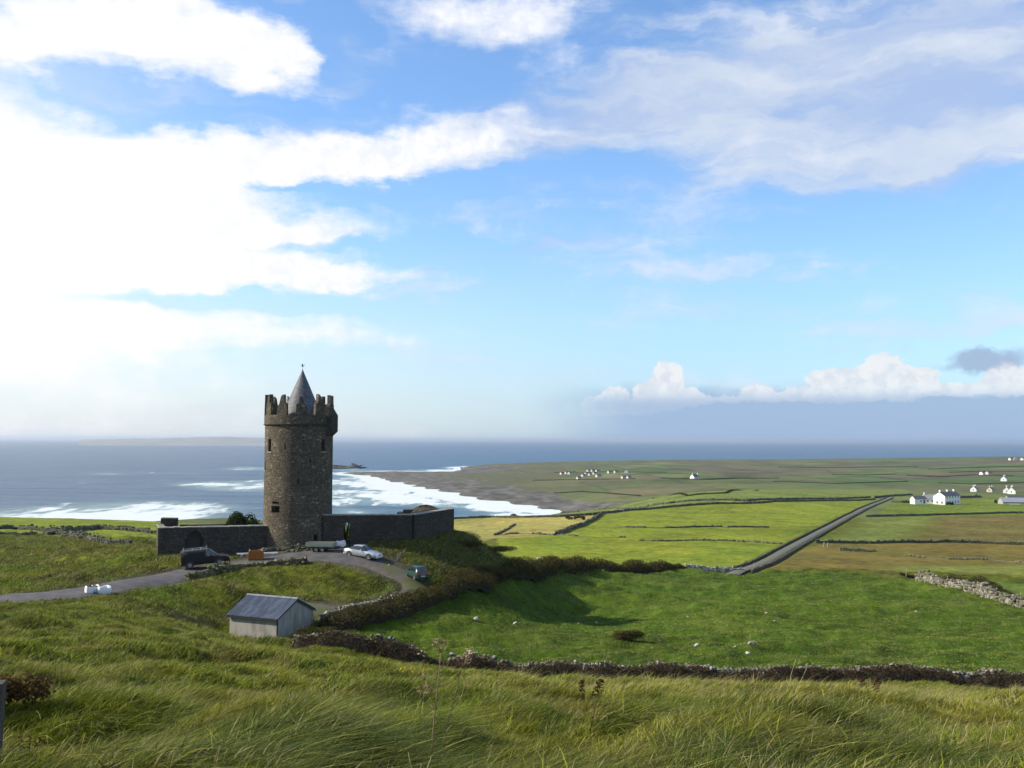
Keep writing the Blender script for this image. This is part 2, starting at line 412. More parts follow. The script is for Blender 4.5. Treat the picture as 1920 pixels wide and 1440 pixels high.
def H0(x, y):
    x = np.atleast_1d(np.asarray(x, float)); y = np.atleast_1d(np.asarray(y, float))
    shp = x.shape
    x = x.ravel(); y = y.ravel()
    out = np.empty(x.shape)
    ye = np.maximum(y, 3.0)
    a = np.clip(x / ye, -0.78, 0.78) * 1.15
    L = np.log(np.minimum(ye, 5000))
    for i in range(0, len(x), 60000):
        sl = slice(i, i + 60000)
        r2 = (a[sl, None] - _P[None, :, 0]) ** 2 + (L[sl, None] - _P[None, :, 1]) ** 2
        s = _phi(r2) @ _W[:_n] + _W[_n] + _W[_n + 1] * a[sl] + _W[_n + 2] * L[sl]
        out[sl] = CAMZ - s * ye[sl]
    far = y > 300
    if far.any():
        sdv = _poly_sdf(x[far], y[far], COAST) + 18 * fbm(x[far] / 60, y[far] / 60, 3, 5)
        land = np.maximum(out[far], 2.5)
        beach = sstep(y[far], 820, 1000)
        w = 25 + 20 * beach - 25 * sstep(y[far], 1250, 1500)
        k = sstep(sdv, -w, w * 1.4)
        out[far] = -6 + (land + 6) * k
        out[far] = np.where(sdv < -w, -6, out[far])
    return out.reshape(shp)


def G(px, py, h=None, dmin=4.0, dmax=4000.0):
    """where the line of sight of an image point meets the land -> (x, y)"""
    r = ray(px, py)
    D = np.exp(np.linspace(math.log(dmin), math.log(dmax), 700))
    f = (h or H0)(r.x * D, D) - (CAMZ + r.z * D)
    idx = np.where(f > 0)[0]
    if len(idx) == 0:
        D1 = CAMZ / max(-r.z, 1e-3)
        return (r.x * D1, D1)
    i = idx[0]
    if i == 0:
        return (r.x * D[0], D[0])
    t = f[i - 1] / (f[i - 1] - f[i])
    d = D[i - 1] + (D[i] - D[i - 1]) * t
    return (r.x * d, d)


def GL(pts, **k):
    return [G(a, b, **k) for a, b in pts]


def resample(pts, step):
    out = [pts[0]]
    for (ax, ay), (bx, by) in zip(pts[:-1], pts[1:]):
        L = math.hypot(bx - ax, by - ay)
        n = max(1, int(round(L / step)))
        for i in range(1, n + 1):
            out.append((ax + (bx - ax) * i / n, ay + (by - ay) * i / n))
    return out


def smooth_line(pts, it=2):
    for _ in range(it):
        q = [pts[0]]
        for a, b in zip(pts[:-1], pts[1:]):
            q.append((a[0] * .75 + b[0] * .25, a[1] * .75 + b[1] * .25))
            q.append((a[0] * .25 + b[0] * .75, a[1] * .25 + b[1] * .75))
        q.append(pts[-1])
        pts = q
    return pts


DRIVE = smooth_line(GL([(-260, 1128), (-60, 1126), (60, 1119), (150, 1109), (250, 1091), (340, 1074), (430, 1060), (500, 1050), (560, 1042), (605, 1038), (650, 1044), (690, 1052), (712, 1058)]))
TRACK = smooth_line(GL([(640, 1042), (690, 1052), (738, 1072), (768, 1088), (782, 1106), (765, 1123), (715, 1136), (650, 1145)]) + [bear(590, 90.5), bear(520, 89.5)])
WORN = smooth_line([bear(520, 89.5), bear(430, 86.5), bear(330, 81), bear(220, 77), bear(120, 75)])
LANE = smooth_line(GL([(1372, 1078), (1392, 1068), (1440, 1050), (1480, 1027), (1515, 1008), (1560, 984), (1600, 963), (1640, 944), (1662, 936), (1672, 932.5)]))
ROADS = [(DRIVE, 2.3, 0.08), (TRACK, 1.5, 0.07), (LANE, 3.0, 0.3)]


def H(x, y):
    x = np.atleast_1d(np.asarray(x, float)); y = np.atleast_1d(np.asarray(y, float))
    h = H0(x, y)
    near = (y < 700)
    cut = np.zeros(x.shape)
    rough = np.ones(x.shape)
    for pts, hw, dz in ROADS:
        ys = [p[1] for p in pts]; xs = [p[0] for p in pts]
        m = near & (y > min(ys) - 12) & (y < max(ys) + 12) & (x > min(xs) - 12) & (x < max(xs) + 12)
        if m.any():
            d = _line_dist(x[m], y[m], pts)
            rough[m] = np.minimum(rough[m], sstep(d, hw, hw + 2.0))
            cut[m] = np.maximum(cut[m], dz * (1 - sstep(d, hw * 0.9, hw + 0.8)))
    big = fbm(x / 14, y / 14, 3, 11) * np.clip(y / 60, 0.1, 1.0) * 1.0
    med = fbm(x / 2.6, y / 2.6, 3, 21) * 0.95
    fade = sstep(y, 1200, 300)
    field = sstep(y, 175, 200)              # the low fields are smoother
    h = h + fade * rough * (big * (1 - 0.5 * field) + med * (1 - 0.8 * field) * (1.15 + .5 * (y < 60))) - cut
    return h


def hz(x, y):
    return float(H(np.array([x]), np.array([y]))[0])


def hline(pts):
    a = np.array(pts)
    return H(a[:, 0], a[:, 1])
# ---------------------------------------------------------------- object helpers
def mesh_np(name, verts, faces_flat, loop_tot, smooth=True):
    me = bpy.data.meshes.new(name)
    verts = np.asarray(verts, np.float32)
    faces_flat = np.asarray(faces_flat, np.int32); loop_tot = np.asarray(loop_tot, np.int32)
    me.vertices.add(len(verts)); me.vertices.foreach_set('co', verts.ravel())
    if len(loop_tot) == 0:
        me.update()
        return me
    me.loops.add(len(faces_flat)); me.loops.foreach_set('vertex_index', faces_flat)
    me.polygons.add(len(loop_tot))
    st = np.concatenate([[0], np.cumsum(loop_tot)[:-1]]).astype(np.int32)
    me.polygons.foreach_set('loop_start', st)
    me.polygons.foreach_set('loop_total', loop_tot)
    me.polygons.foreach_set('use_smooth', np.full(len(loop_tot), smooth))
    me.update(calc_edges=True)
    return me


def link(name, me, mat=None, parent=None):
    o = bpy.data.objects.new(name, me)
    COL.objects.link(o)
    if mat is not None and me is not None and not me.materials:
        me.materials.append(mat)
    if parent is not None:
        o.parent = parent
    return o


def tag(o, label=None, cat=None, group=None, kind=None):
    if label: o['label'] = label
    if cat: o['category'] = cat
    if group: o['group'] = group
    if kind or cat: o['kind'] = kind or 'thing'
    return o


def empty(name, label, cat, loc=(0, 0, 0), rz=0.0, group=None):
    o = bpy.data.objects.new(name, None)
    COL.objects.link(o)
    o.empty_display_size = 0.3
    o.location = loc
    o.rotation_euler = (0, 0, rz)
    return tag(o, label, cat, group)


def set_col(me, name, arr, domain='POINT'):
    at = me.color_attributes.new(name, 'FLOAT_COLOR', domain)
    a = np.ones((len(arr), 4), np.float32); a[:, :3] = arr
    at.data.foreach_set('color', a.ravel())


# ---------------------------------------------------------------- fields: plan polygons and their real colours
ROUGH = (0.080, 0.092, 0.006)
FIELDS = []   # (polygon in plan, colour, edge blend, noise amount)


def field(pix, col, blend=2.0):
    FIELDS.append(([p if isinstance(p, tuple) and len(p) == 2 and isinstance(p[0], float) else p for p in pix], col, blend))


P_near = [bear(560, 79)] + GL([(600, 1196), (700, 1170), (760, 1148), (830, 1122)]) + [bear(900, 106), bear(1000, 128), bear(1080, 152), bear(1280, 176), bear(1450, 176), bear(1600, 172)] + GL([(1690, 1085), (1750, 1095), (1850, 1115), (1925, 1128)]) + [bear(2500, 105), bear(2500, 84), bear(1920, 78), bear(1600, 77), bear(1280, 76.5), bear(1000, 76), bear(800, 76), bear(650, 76)]
field(P_near, (0.050, 0.092, 0.004), 1.2)
field(GL([(1700, 1080), (1830, 1085), (1930, 1098)]) + [bear(2500, 170), bear(2500, 105)] + GL([(1925, 1126), (1850, 1113), (1750, 1093)]), (0.085, 0.125, 0.020), 3)
field([bear(1000, 190)] + GL([(985, 1052), (930, 1008), (1040, 1002), (1125, 966), (1250, 950), (1640, 937), (1600, 960), (1560, 980), (1510, 1006), (1450, 1040)]) + [bear(1385, 180), bear(1200, 182)], (0.155, 0.188, 0.014), 1.5)
field(GL([(930, 1009), (1040, 1003), (1125, 967), (1000, 968), (848, 970), (790, 985)]) + [bear(800, 200)], (0.27, 0.235, 0.062), 3)
field(GL([(1125, 966), (1250, 950), (1640, 936), (1640, 934), (1250, 943), (1040, 962), (950, 968)]), (0.10, 0.13, 0.03), 2)
field([bear(1420, 182)] + GL([(1460, 1052), (1500, 1030), (1545, 1018), (1700, 1018)]) + [bear(2500, 290), bear(2500, 190), bear(1920, 195)], (0.125, 0.100, 0.020), 4)
field(GL([(1700, 1060), (1930, 1058)]) + [bear(2500, 250), bear(2500, 185), bear(1700, 185)], (0.125, 0.135, 0.026), 12)
field(GL([(1545, 1017), (1640, 969), (1760, 967)]) + GL([(1700, 1017)]), (0.125, 0.150, 0.028), 12)
field(GL([(1760, 967), (1930, 966)]) + [bear(2500, 500), bear(2500, 290)] + GL([(1700, 1017)]), (0.125, 0.104, 0.026), 14)
field(GL([(1640, 968), (1672, 945), (1700, 938), (1760, 934), (1930, 935)]) + [bear(2500, 800), bear(2500, 500)] + GL([(1930, 965)]), (0.110, 0.150, 0.014), 2)
field([bear(-600, 330), bear(-600, 162), bear(0, 162), bear(60, 162)] + [bear(150, 165)] + GL([(205, 1018), (255, 1010)]) + [bear(400, 150), bear(520, 170), bear(560, 320), bear(300, 345)], (0.150, 0.185, 0.016), 2)
field([bear(1010, 505), bear(1250, 505), bear(1640, 640), bear(1700, 690), bear(1700, 1050), bear(1250, 900)], (0.125, 0.160, 0.032), 25)


def land_colour(x, y, z):
    n = len(x)
    c = np.empty((n, 3)); c[:] = ROUGH
    c *= (1 + 1.6 * fbm(x / 1.9, y / 1.9, 3, 35) + .8 * fbm(x / 7, y / 5, 3, 36))[:, None]
    # foreground: greener left, straw-coloured on the right
    t = sstep(x / np.maximum(y, 6) + 0.4 * fbm(x / 6, y / 6, 3, 31), -0.25, 0.45) * sstep(y, 10, 26)
    c += (np.array([0.180, 0.150, 0.022]) - c) * (0.65 * t * (y < 90))[:, None]
    g = sstep(fbm(x / 5, y / 5, 4, 33), 0.02, 0.2)
    c += (np.array([0.066, 0.128, 0.003]) - c) * (0.55 * g)[:, None]
    o = sstep(fbm(x / 3.3 + 40, y / 3.3, 4, 37), 0.08, 0.26)
    c += (np.array([0.100, 0.080, 0.028]) - c) * (0.6 * o)[:, None]
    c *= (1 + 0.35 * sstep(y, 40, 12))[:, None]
    nf = sstep(y, 75, 55)
    b1 = sstep(fbm(x / 1.7 + 7, y / 2.1, 3, 38), .03, .16) * nf
    c += (np.array([0.150, 0.105, 0.034]) - c) * (0.5 * b1)[:, None]
    b2 = sstep(fbm(x / 1.3 - 9, y / 1.6, 3, 39), .04, .15) * nf
    c += (np.array([0.026, 0.058, 0.005]) - c) * (0.7 * b2)[:, None]
    # castle mound: heath tone, with the shade of its right flank painted in
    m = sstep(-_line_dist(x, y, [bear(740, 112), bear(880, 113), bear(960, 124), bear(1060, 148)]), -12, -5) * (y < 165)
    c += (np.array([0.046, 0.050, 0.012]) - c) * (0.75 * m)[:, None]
    far = y > 430
    if far.any():
        xf, yf = x[far], y[far]
        # patchwork of small fields on the low land
        wx = xf + 60 * fbm(xf / 300, yf / 300, 3, 41); wy = yf * 0.62 + 60 * fbm(xf / 300 + 9, yf / 300, 3, 43)
        cell = _hash(np.floor(wx / 105).astype(np.int64), np.floor(wy / 88 + 0.5 * np.floor(wx / 105)).astype(np.int64), 7)
        pal = np.array([(0.070, 0.088, 0.030), (0.095, 0.110, 0.040), (0.105, 0.088, 0.052), (0.078, 0.120, 0.030), (0.085, 0.078, 0.050), (0.110, 0.120, 0.045), (0.060, 0.100, 0.030), (0.090, 0.090, 0.045)])
        cf = pal[(cell * 7.99).astype(int)]
        gx = np.minimum(np.abs((wx / 105) % 1), 1 - np.abs((wx / 105) % 1)) * 105
        cf = cf * np.where(gx < 3.0, 0.6, 1.0)[:, None]
        cf = cf * (1.05 + 1.0 * fbm(xf / 40, yf / 90, 4, 45))[:, None]
        scr = sstep(fbm(xf / 70, yf / 45, 4, 49), .10, .2)
        cf += (np.array([0.050, 0.048, 0.030]) - cf) * (0.75 * scr)[:, None]
        near_blend = sstep(yf, 560, 1500)
        base = np.array([0.095, 0.115, 0.034]) * (1.05 + 1.1 * fbm(xf / 70, yf / 160, 4, 47))[:, None]
        cf = base + (cf - base) * near_blend[:, None]
        hb = sstep(xf / yf, 0.16, -0.02) * sstep(yf, 900, 1100)
        cf += (np.array([0.098, 0.092, 0.050]) - cf) * (0.7 * hb)[:, None]
        c[far] = cf
    for poly, col, bl in FIELDS:
        ys = [p[1] for p in poly]; xs = [p[0] for p in poly]
        mm = (y > min(ys) - bl - 1) & (y < max(ys) + bl + 1) & (x > min(xs) - bl - 1) & (x < max(xs) + bl + 1)
        if not mm.any():
            continue
        s = _poly_sdf(x[mm], y[mm], poly)
        k = sstep(s + bl * 0.9 * fbm(x[mm] / (2 * bl + 1), y[mm] / (2 * bl + 1), 3, 51), -bl * 0.5, bl * 0.5)
        cc = np.array(col) * (1 + 0.6 * fbm(x[mm] / 22, y[mm] / 22, 4, 53) + 0.9 * fbm(x[mm] / 1.7, y[mm] / 1.9, 3, 55))[:, None]
        cc[:, 0] *= 1 + 0.35 * fbm(x[mm] / 13, y[mm] / 13, 3, 57)
        c[mm] += (cc - c[mm]) * k[:, None]
    # beach and coastal rock
    if far.any():
        xf, yf, zf = x[far], y[far], z[far]
        sdv = _poly_sdf(xf, yf, COAST)
        wide = 22 + 95 * np.exp(-((xf / yf * FPX + 960 - 900) / 260) ** 2) * (yf > 780) * (yf < 2300)
        r = sstep(wide * (1 + 1.2 * fbm(xf / 45, yf / 45, 4, 61)) - sdv, -8, 12)
        r = np.maximum(r, sstep(fbm(xf / 90, yf / 160, 4, 63), 0.14, 0.26) * sstep(xf / yf, 0.08, -0.02) * (yf > 900) * 0.8)
        rock = np.array([0.100, 0.094, 0.084]) * (1 + 1.5 * fbm(xf / 9, yf / 30, 4, 65))[:, None]
        c[far] += (rock - c[far]) * r[:, None]
        sand = np.exp(-((xf - bear(1205, 1020)[0]) / 45) ** 2 - ((yf - 1010) / 60) ** 2)
        c[far] += (np.array([0.17, 0.12, 0.085]) - c[far]) * (0.6 * sand)[:, None]
    # worn soil beside the tracks
    for pts, hw, dz in ROADS[:2]:
        mm = (y > 75) & (y < 115) & (x < 5)
        d = _line_dist(x[mm], y[mm], pts)
        k = sstep(d, hw + 1.1, hw + 0.2)
        c[mm] += (np.array([0.07, 0.062, 0.045]) - c[mm]) * (0.8 * k)[:, None]
    mm = (y > 70) & (y < 95) & (x < 5)
    d = _line_dist(x[mm], y[mm], WORN)
    k = sstep(d + 1.2 * fbm(x[mm] / 2, y[mm] / 2, 3, 73), 1.3, .3)
    c[mm] += (np.array([0.085, 0.078, 0.045]) - c[mm]) * (0.55 * k)[:, None]
    # earth and rubble at the foot of the tower
    tx, ty = TOWER
    d = np.hypot((x - tx) / 1.7, y - (ty - 3.5))
    k = sstep(d + 2 * fbm(x, y, 3, 71), 4.6, 3.4) * (y < ty)
    c += (np.array([0.085, 0.068, 0.055]) - c) * (0.85 * k)[:, None]
    return np.clip(c, 0.005, 1)


TOWER = (ray(558, 1000).x * 111.5, 111.5)


def build_ground():
    rows = np.concatenate([[-60, -30, -12, -4, 0, 1.5], np.exp(np.linspace(math.log(2.6), math.log(5200), 1250)), [8000, 20000, 60000]])
    ang = np.concatenate([np.linspace(-0.80, -0.56, 40)[:-1], np.linspace(-0.56, 0.56, 860), np.linspace(0.56, 0.80, 40)[1:]])
    Yg, Ag = np.meshgrid(rows, ang, indexing='ij')
    Xg = Ag * np.maximum(Yg, 0) + np.sign(Ag) * 0 + Ag * (60 / (1 + np.maximum(Yg, 0) / 12.0))
    x = Xg.ravel(); y = Yg.ravel()
    z = H(x, y)
    z[y > 5300] = -6
    # small lumps of stone on the beach
    nr, nc = Xg.shape
    i = np.arange(nr - 1)[:, None] * nc + np.arange(nc - 1)[None, :]
    q = np.stack([i, i + 1, i + nc + 1, i + nc], -1).reshape(-1, 4)
    me = mesh_np('ground', np.stack([x, y, z], 1), q.ravel(), np.full(len(q), 4))
    lc = land_colour(x, y, z)
    # under the long grass the ground itself is brown thatch and soil
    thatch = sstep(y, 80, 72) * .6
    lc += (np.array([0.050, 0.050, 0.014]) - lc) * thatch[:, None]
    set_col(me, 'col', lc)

    def b(g):
        geo = g.n('ShaderNodeNewGeometry')
        pos = geo.outputs['Position']
        at = g.n('ShaderNodeAttribute', attribute_name='col').outputs['Color']
        n1 = g.noise(pos, 0.9, 6, 0.65)
        n2 = g.noise(g.mapping(pos, scale=(1, 1, 0.3)), 0.07, 6, 0.6)
        n3 = g.noise(pos, 7.0, 4, 0.65)
        f = g.m('ADD', g.m('MULTIPLY', g.m('SUBTRACT', n1, 0.5), 1.3), g.m('MULTIPLY', g.m('SUBTRACT', n2, 0.5), 1.1))
        f = g.m('ADD', f, g.m('MULTIPLY', g.m('SUBTRACT', n3, 0.5), 0.9))
        k = g.m('ADD', f, 1.0)
        kk = g.n('ShaderNodeCombineColor', {0: k, 1: k, 2: k}).outputs[0]
        c = g.mix(1.0, at, kk, 'MULTIPLY')
        c = g.mix(g.rng(n2, 0.5, 0.75, 0.0, 0.35), c, (0.13, 0.12, 0.035))
        hgt = g.m('ADD', g.m('MULTIPLY', n1, 0.7), g.m('MULTIPLY', n3, 0.25))
        nrm = g.n('ShaderNodeBump', {'Height': hgt, 'Strength': 0.9, 'Distance': 0.6}).outputs[0]
        return g.n('ShaderNodeBsdfPrincipled', {'Base Color': c, 'Roughness': 0.95, 'Specular IOR Level': 0.1, 'Normal': nrm}).outputs[0]
    o = link('ground', me, material('ground_grass', b))
    tag(o, 'rolling green pasture running from the hill down to the coast', kind='structure')


build_ground()


# ---------------------------------------------------------------- sea
def build_sea():
    rows = np.concatenate([[300], np.exp(np.linspace(math.log(500), math.log(9000), 700)), [14000, 25000, 60000, 120000]])
    ang = np.linspace(-0.85, 0.85, 700)
    Yg, Ag = np.meshgrid(rows, ang, indexing='ij')
    Xg = Ag * Yg
    x = Xg.ravel(); y = Yg.ravel()
    fade = sstep(y, 4500, 1200)
    wv = (np.sin((y * 0.9 + x * 0.25 + 40 * fbm(x / 120, y / 120, 3, 81)) / 9.0) * 0.5 + 0.5) ** 2
    z = fade * (wv * 0.8 * (0.4 + vnoise(x / 60, y / 60, 83)) + 0.5 * fbm(x / 9, y / 9, 3, 85))
    nr, nc = Xg.shape
    i = np.arange(nr - 1)[:, None] * nc + np.arange(nc - 1)[None, :]
    q = np.stack([i, i + 1, i + nc + 1, i + nc], -1).reshape(-1, 4)
    me = mesh_np('sea', np.stack([x, y, z], 1), q.ravel(), np.full(len(q), 4))
    sd = np.full(x.shape, -1e4)
    m = y < 3800
    sd[m] = _poly_sdf(x[m], y[m], COAST)
    off = -sd
    foam = np.zeros(x.shape)
    foam += 1.0 * np.exp(-np.maximum(off, 0) / 18) * (y < 3000)           # swash on every shore
    crest = np.clip(np.sin((off + 70 * fbm(x / 150, y / 260, 3, 88) * 2) * 2 * np.pi / 95), 0, 1) ** 2.0
    bay = sstep(x / y * FPX + 960, 560, 700) * sstep(x / y * FPX + 960, 1120, 1000) * (y < 2000)
    foam += bay * (0.46 * np.exp(-np.maximum(off, 0) / 45) + 0.27 * np.exp(-np.maximum(off, 0) / 200) * (0.3 + 1.5 * crest))
    for (px, py, rx, ry, amp) in [(200, 962, 230, 16, .85), (320, 950, 120, 9, .8), (90, 972, 190, 9, .85), (270, 975, 110, 14, .8), (450, 914, 95, 8, .95), (380, 908, 80, 3, .45), (470, 879, 55, 3.5, .75), (530, 905, 130, 6, .6),
                                  (200, 889, 30, 2, .5), (300, 887, 140, 3, .35), (660, 905, 70, 8, .7), (640, 925, 110, 8, .85), (690, 940, 120, 9, .65), (650, 960, 110, 6, .4), (780, 935, 60, 8, .6), (645, 880.5, 60, 1.6, .7), (820, 882, 55, 2.2, .75), (855, 877, 22, 2.4, .6),
                                  (730, 884, 60, 1.5, .55), (150, 826, 70, .8, .6), (420, 829, 130, .6, .5), (560, 938, 60, 5, .4)]:
        r = ray(px, py)
        D = CAMZ / -r.z
        u = x / y * FPX + 960 - px
        sl = -CAMZ / y * FPX
        v = sl - (-CAMZ / D * FPX)
        foam += 0.72 * amp * np.exp(-(u / rx) ** 2 - (v / ry) ** 2)
    set_col(me, 'foam', np.repeat(np.clip(foam, 0, 1.3)[:, None], 3, 1))

    def b(g):
        pos = g.n('ShaderNodeNewGeometry').outputs['Position']
        fo = g.n('ShaderNodeSeparateColor', {0: g.n('ShaderNodeAttribute', attribute_name='foam').outputs['Color']}).outputs[0]
        pm = g.mapping(pos, scale=(1, 0.30, 1), rot=(0, 0, R(8)))
        n1 = g.noise(pm, 0.030, 9, 0.66, dist=0.8)
        n2 = g.noise(pm, 0.10, 6, 0.65)
        n3 = g.noise(g.mapping(pos, scale=(0.35, 1.0, 1)), 0.012, 6, 0.6)
        f = g.m('ADD', fo, g.m('MULTIPLY', g.m('SUBTRACT', n1, 0.5), 2.6))
        f = g.m('ADD', f, g.m('MULTIPLY', g.m('SUBTRACT', n2, 0.5), 0.8))
        f = g.m('MULTIPLY', g.rng(f, 0.46, 0.80), 0.95)
        caps = g.m('MULTIPLY', g.rng(g.noise(g.mapping(pos, scale=(1, 0.4, 1)), 0.045, 4, 0.75), 0.70, 0.76), 0.5)
        f = g.m('MAXIMUM', f, caps)
        h = g.m('ADD', g.m('MULTIPLY', g.noise(g.mapping(pos, scale=(0.55, 1.0, 1), rot=(0, 0, R(12))), 0.10, 7, 0.62), 2.6), g.m('MULTIPLY', n3, 4.0))
        nrm = g.n('ShaderNodeBump', {'Height': h, 'Strength': 0.6, 'Distance': 2.3}).outputs[0]
        deep = g.mix(g.rng(n3, 0.35, 0.65), (0.006, 0.040, 0.090), (0.020, 0.070, 0.120))
        teal = g.mix(g.rng(fo, 0.05, 0.6), deep, (0.12, 0.20, 0.20))
        w = g.n('ShaderNodeBsdfPrincipled', {'Base Color': teal, 'Roughness': 0.35, 'IOR': 1.33, 'Specular IOR Level': 0.8, 'Normal': nrm})
        fm = g.n('ShaderNodeBsdfDiffuse', {'Color': (0.54, 0.58, 0.60, 1)})
        return g.n('ShaderNodeMixShader', {0: f, 1: w.outputs[0], 2: fm.outputs[0]}).outputs[0]
    o = link('sea', me, material('sea_water', b))
    tag(o, 'grey blue ocean with white surf breaking in the bay', kind='structure')


build_sea()


# ---------------------------------------------------------------- roads, draped as thin sheets
def ribbon(name, pts, hw, mat, lift, step, nx=6, camber=0.05, edge=0.12, wob=0.0):
    pts = resample(pts, step)
    P = np.array(pts)
    T = np.gradient(P, axis=0); T /= np.linalg.norm(T, axis=1)[:, None] + 1e-9
    N = np.stack([T[:, 1], -T[:, 0]], 1)
    w = np.asarray(hw if not callable(hw) else hw(P)) * (1 + wob * fbm(P[:, 0] / 3, P[:, 1] / 3, 3, 91) * 2)
    u = np.linspace(-1, 1, nx)
    X = P[:, None, :] + N[:, None, :] * (w[:, None] * u[None, :])[..., None]
    zc = H(P[:, 0], P[:, 1])
    k = np.ones(5) / 5
    zs = np.convolve(np.pad(zc, 2, 'edge'), k, 'valid')
    zt = H(X[..., 0].ravel(), X[..., 1].ravel()).reshape(X.shape[:2])
    Z = zt + lift + camber * (1 - u[None, :] ** 2) - edge * (np.abs(u[None, :]) > 0.99)
    V = np.concatenate([X, Z[..., None]], -1).reshape(-1, 3)
    nr, nc = Z.shape
    i = np.arange(nr - 1)[:, None] * nc + np.arange(nc - 1)[None, :]
    q = np.stack([i, i + 1, i + nc + 1, i + nc], -1).reshape(-1, 4)
    me = mesh_np(name, V, q.ravel(), np.full(len(q), 4))
    return link(name, me, mat)


def road_mat(name, c1, c2, c3=None):
    def b(g):
        pos = g.n('ShaderNodeNewGeometry').outputs['Position']
        c = g.mix(g.rng(g.noise(pos, 0.8, 6, 0.7), 0.35, 0.65), c1, c2)
        if c3:
            c = g.mix(g.rng(g.noise(pos, 0.45, 5, 0.6), 0.52, 0.6), c, c3)
        nrm = g.n('ShaderNodeBump', {'Height': g.noise(pos, 18, 4, 0.7), 'Strength': 0.6, 'Distance': 0.03}).outputs[0]
        return g.n('ShaderNodeBsdfPrincipled', {'Base Color': c, 'Roughness': 0.85, 'Specular IOR Level': 0.3, 'Normal': nrm}).outputs[0]
    return material(name, b)


tag(ribbon('driveway', DRIVE, lambda P: 2.0 + 1.5 * sstep(P[:, 0], -33, -40) - 0.9 * sstep(np.arange(len(P)) / len(P), .84, 1.0), road_mat('tarmac', (0.052, 0.050, 0.052), (0.090, 0.085, 0.085)), 0.10, 0.7, wob=0.12),
    'narrow grey tarmac drive climbing to the round tower', kind='structure')
tag(ribbon('dirt_track', TRACK, 1.35, road_mat('gravel_track', (0.070, 0.060, 0.050), (0.11, 0.095, 0.075), (0.07, 0.085, 0.025)), 0.09, 0.6, wob=0.35),
    'muddy gravel track looping round the lawn below the tower', kind='structure')
tag(ribbon('lane', LANE, 1.15, road_mat('lane_tarmac', (0.085, 0.080, 0.070), (0.13, 0.12, 0.105), (0.10, 0.11, 0.04)), 0.42, 2.0),
    'straight grey country lane between stone walls leading to the farm', kind='structure')
# ---------------------------------------------------------------- mesh builder
class MB:
    def __init__(self):
        self.v = []; self.f = []

    def add(self, verts, faces, M=None):
        k = len(self.v)
        if M is not None:
            verts = [tuple(M @ Vector(p)) for p in verts]
        self.v += [tuple(p) for p in verts]
        self.f += [tuple(i + k for i in f) for f in faces]
        return self

    def box(self, lo, hi, M=None):
        (a, b, c), (d, e, f) = lo, hi
        vs = [(a, b, c), (d, b, c), (d, e, c), (a, e, c), (a, b, f), (d, b, f), (d, e, f), (a, e, f)]
        return self.add(vs, [(0, 3, 2, 1), (4, 5, 6, 7), (0, 1, 5, 4), (1, 2, 6, 5), (2, 3, 7, 6), (3, 0, 4, 7)], M)

    def prism(self, poly, d0, d1, axis='y', M=None):
        """polygon (u, w) extruded along an axis"""
        n = len(poly)
        def p(u, w, d):
            return (u, d, w) if axis == 'y' else ((d, u, w) if axis == 'x' else (u, w, d))
        vs = [p(u, w, d0) for u, w in poly] + [p(u, w, d1) for u, w in poly]
        fs = [tuple(range(n))[::-1], tuple(range(n, 2 * n))] + [(i, (i + 1) % n, n + (i + 1) % n, n + i) for i in range(n)]
        return self.add(vs, fs, M)

    def lathe(self, prof, n=24, M=None, cap=True):
        vs = []; fs = []
        for r, z in prof:
            for i in range(n):
                a = 2 * math.pi * i / n
                vs.append((r * math.cos(a), r * math.sin(a), z))
        for k in range(len(prof) - 1):
            for i in range(n):
                fs.append((k * n + i, k * n + (i + 1) % n, (k + 1) * n + (i + 1) % n, (k + 1) * n + i))
        if cap:
            fs.append(tuple(range(n))[::-1]); fs.append(tuple(range((len(prof) - 1) * n, len(prof) * n)))
        return self.add(vs, fs, M)

    def tube(self, pts, rad, n=6, M=None):
        vs = []; fs = []
        P = [Vector(p) for p in pts]
        for k, p in enumerate(P):
            t = (P[min(k + 1, len(P) - 1)] - P[max(k - 1, 0)]).normalized()
            u = t.orthogonal().normalized(); w = t.cross(u)
            r = rad[k] if isinstance(rad, (list, tuple)) else rad
            for i in range(n):
                a = 2 * math.pi * i / n
                vs.append(tuple(p + u * r * math.cos(a) + w * r * math.sin(a)))
        for k in range(len(P) - 1):
            for i in range(n):
                fs.append((k * n + i, k * n + (i + 1) % n, (k + 1) * n + (i + 1) % n, (k + 1) * n + i))
        fs.append(tuple(range(n))[::-1]); fs.append(tuple(range((len(P) - 1) * n, len(P) * n)))
        return self.add(vs, fs, M)

    def build(self, name, mat=None, parent=None, smooth=False, bevel=0.0):
        me = bpy.data.meshes.new(name)
        me.from_pydata(self.v, [], self.f)
        me.update()
        if smooth:
            me.polygons.foreach_set('use_smooth', [True] * len(me.polygons))
        o = link(name, me, mat, parent)
        if bevel:
            b = o.modifiers.new('bevel', 'BEVEL'); b.width = bevel; b.segments = 2; b.limit_method = 'ANGLE'
        return o


def TR(x=0, y=0, z=0, rz=0.0, rx=0.0, ry=0.0, s=1.0):
    return Matrix.Translation((x, y, z)) @ Matrix.Rotation(rz, 4, 'Z') @ Matrix.Rotation(ry, 4, 'Y') @ Matrix.Rotation(rx, 4, 'X') @ Matrix.Scale(s, 4)


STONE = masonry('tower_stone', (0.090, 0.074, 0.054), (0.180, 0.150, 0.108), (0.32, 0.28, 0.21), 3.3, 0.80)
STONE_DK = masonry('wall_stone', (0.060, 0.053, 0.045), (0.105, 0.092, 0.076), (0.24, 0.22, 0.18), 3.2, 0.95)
COPING = simple('coping_stone', (0.24, 0.23, 0.20), 0.95, var=0.5, scale=2.5, bump=0.8)
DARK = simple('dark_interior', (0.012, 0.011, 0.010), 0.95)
IRON = simple('wrought_iron', (0.02, 0.02, 0.022), 0.5, metal=0.6)


